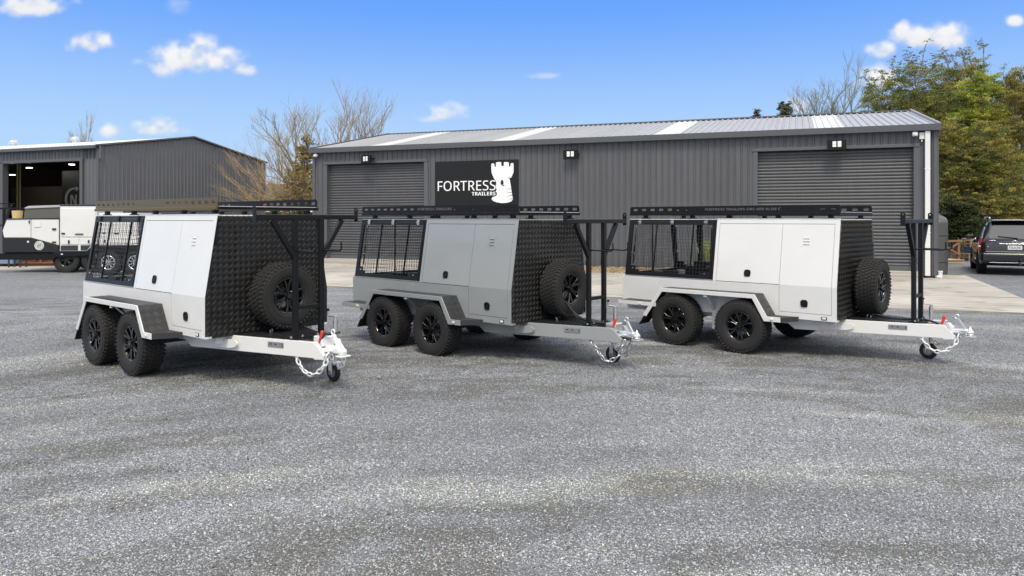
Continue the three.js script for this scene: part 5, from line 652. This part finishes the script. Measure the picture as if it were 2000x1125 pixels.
leafTree(46, 'ivy_column', 'golden green ivy column against the bare tree left of the long shed', 'ivy', 32.2, 598, [[594, 320, 15, 44], [600, 355, 16, 42], [586, 385, 22, 34], [576, 350, 14, 30], [601, 290, 9, 26], [570, 385, 20, 24]], [[0.36, 0.27, 0.09], [0.27, 0.23, 0.075], [0.42, 0.31, 0.13], [0.2, 0.19, 0.06]], { clumps: 230, per: 46, leaf: 0.09, spread: 0.24, trunk: 0.1 });
leafTree(47, 'shrub', 'straw coloured shrub behind the nearest trailer roof rack', 'shrub', 30.5, 555, [[560, 392, 38, 24], [590, 375, 22, 34], [520, 398, 36, 14], [575, 355, 20, 24]], [[0.42, 0.32, 0.16], [0.34, 0.26, 0.13], [0.5, 0.38, 0.2], [0.24, 0.2, 0.09]], { clumps: 260, per: 40, leaf: 0.073, width: 0.25, spread: 0.3, trunk: 0.05 });
// ------------------------------------------------------------------ small things beyond
{
  const D = 52, t = thing('house', 'low house with dark hipped roof between the two sheds', 'house', [W(548, D), -0.4, -D], 0.2), roofM = mat([0.07, 0.06, 0.052], 0.8);
  mesh('wall', box(11, 2.7, 7, 0, 1.35, 0), mat([0.32, 0.3, 0.27], 0.8), t); mesh('roof', faces([[[-6, 2.6, 4], [6, 2.6, 4], [2.5, 4.5, 0], [-2.5, 4.5, 0]], [[6, 2.6, -4], [-6, 2.6, -4], [-2.5, 4.5, 0], [2.5, 4.5, 0]], [[-6, 2.6, -4], [-6, 2.6, 4], [-2.5, 4.5, 0]], [[6, 2.6, 4], [6, 2.6, -4], [2.5, 4.5, 0]]]), roofM, t);
  mesh('gutter', [box(12.1, 0.12, 0.12, 0, 2.58, 4.03), box(0.12, 0.12, 8.1, -6.03, 2.58, 0)], M.white, t); for (const x of [-3.4, 0.4]) { const w = mesh('window', box(1.5, 1.1, 0.1, x, 1.5, 3.5), M.glass, t); mesh('frame', [box(1.66, 0.08, 0.14, x, 2.08, 3.5), box(1.66, 0.08, 0.16, x, 0.92, 3.5), box(0.08, 1.1, 0.14, x - 0.79, 1.5, 3.5), box(0.08, 1.1, 0.14, x + 0.79, 1.5, 3.5)], M.white, w); }
  const f = thing('timber_fence', 'grey paling fence between the two sheds', 'fence', [W(560, 36), 0, -36], 0.0), fm = mat([0.3, 0.28, 0.25], 0.9), fg = box(0.14, 1.6, 0.02); for (let i = 0; i < 34; i++) { const o = mesh('paling', fg, fm, f); o.position.set(-2.6 + i * 0.155, 0.82 + 0.02 * hash2(i, 3), 0.01 * (i % 2)); } mesh('rail', [box(5.4, 0.09, 0.05, 0, 0.45, -0.05), box(5.4, 0.09, 0.05, 0, 1.3, -0.05)], fm, f); mesh('post', [-2.6, 0, 2.6].map((x) => box(0.1, 1.7, 0.1, x, 0.85, -0.12)), fm, f);
}
{ // bank of dead leaves below the right-hand trees, with a timber rail, pallets and a stack
  const R = rng(8), g = new THREE.PlaneGeometry(22, 12, 80, 40); g.rotateX(-Math.PI / 2); const pa = g.attributes.position; for (let i = 0; i < pa.count; i++) { const x = pa.getX(i), z = pa.getZ(i), f = (6 - z) / 12; pa.setY(i, -0.04 + 1.5 * sstep(0, 0.8, f) * (0.7 + 0.4 * fbm(x * 0.6 + 9, z * 0.6, 3)) + 0.14 * R() * sstep(0, 0.12, f)); } g.computeVertexNormals();
  const lt = tex(256, (u, v) => { const n = fbm(u * 32, v * 32, 3, 32), k = vnoise(u * 128, v * 128, 128); return [0.32 + 0.36 * n + 0.14 * k, 0.26 + 0.32 * n + 0.12 * k, 0.2 + 0.24 * n + 0.08 * k]; });
  const o = struct('leaf_litter_bank', g, mat([0.9, 0.9, 0.9], 0.95, 0, { map: rep(lt, 16, 9) })); o.position.set(21.5, 0, -36.4); o.rotation.y = -0.3;
  const D = 29.6, f = thing('rail_fence', 'brown braced timber rail by the trees behind the water tank', 'fence', [W(1858, D), 0, -D], 0.15), y = (v) => H(v, D), x = (u) => (u - 1858) * D / FPX;
  mesh('post', box(0.09, y(470) + 0.05, 0.09, x(1873), (y(470) - 0.05) / 2, 0), M.timber, f); mesh('post', box(0.08, y(470), 0.08, x(1840), y(470) / 2, 0), M.timber, f); mesh('rail', bar([x(1830), y(472), 0.05], [x(1876), y(470), 0.05], 0.07), M.timber, f); mesh('rail', bar([x(1845), y(482), 0.05], [x(1874), y(498), 0.06], 0.06), M.timber, f); mesh('brace', bar([x(1872), y(474), 0.05], [x(1856), y(484), 0.05], 0.06), M.timber, f);
  const pal = (label, u, D2, n, turn, y0 = 0.02) => { const p = thing('pallet', label, 'pallet', [W(u, D2), y0, -D2], turn); for (let k = 0; k < n; k++) { const b = k * 0.15; for (let i = 0; i < 6; i++) mesh('board', box(1.1, 0.02, 0.1, 0, b + 0.125, -0.45 + i * 0.18), M.palletWood, p); for (const z of [-0.42, 0, 0.42]) mesh('bearer', box(1.1, 0.09, 0.05, 0, b + 0.07, z), M.palletWood, p); for (const z of [-0.42, 0.42]) mesh('bottom_board', box(1.1, 0.02, 0.09, 0, b + 0.012, z), M.palletWood, p); } return p; };
  pal('single pale wooden pallet by the timber rail, left of the black car', 1839, 28.6, 1, 0.1); pal('two wooden pallets on the ground under the blue crate by the black car', 1910, 30.2, 2, -0.1); pal('two wooden pallets lying on the blue crate by the black car', 1911, 30.2, 2, -0.06, 0.56);
  const b = thing('blue_crate', 'blue crate between two pairs of pallets left of the black car', 'crate', [W(1904, 30.2), 0.33, -30.2], 0); mesh('crate_body', rbox(0.66, 0.2, 0.5, 0, 0.1, 0, 0.02), mat([0.05, 0.12, 0.22], 0.6), b); mesh('rim', rbox(0.7, 0.035, 0.54, 0, 0.205, 0, 0.012), mat([0.07, 0.14, 0.25], 0.6), b);
  const w = thing('white_board', 'white board lying on the topmost pallets left of the black car', 'board', [W(1908, 30.2), 0.87, -30.2], 0); mesh('sheet', rbox(0.9, 0.04, 0.6, 0, 0.02, 0, 0.008), M.white, w); mesh('batten', box(0.9, 0.03, 0.06, 0, 0.055, 0.2), M.white, w);
}
renderer.render(scene, camera);
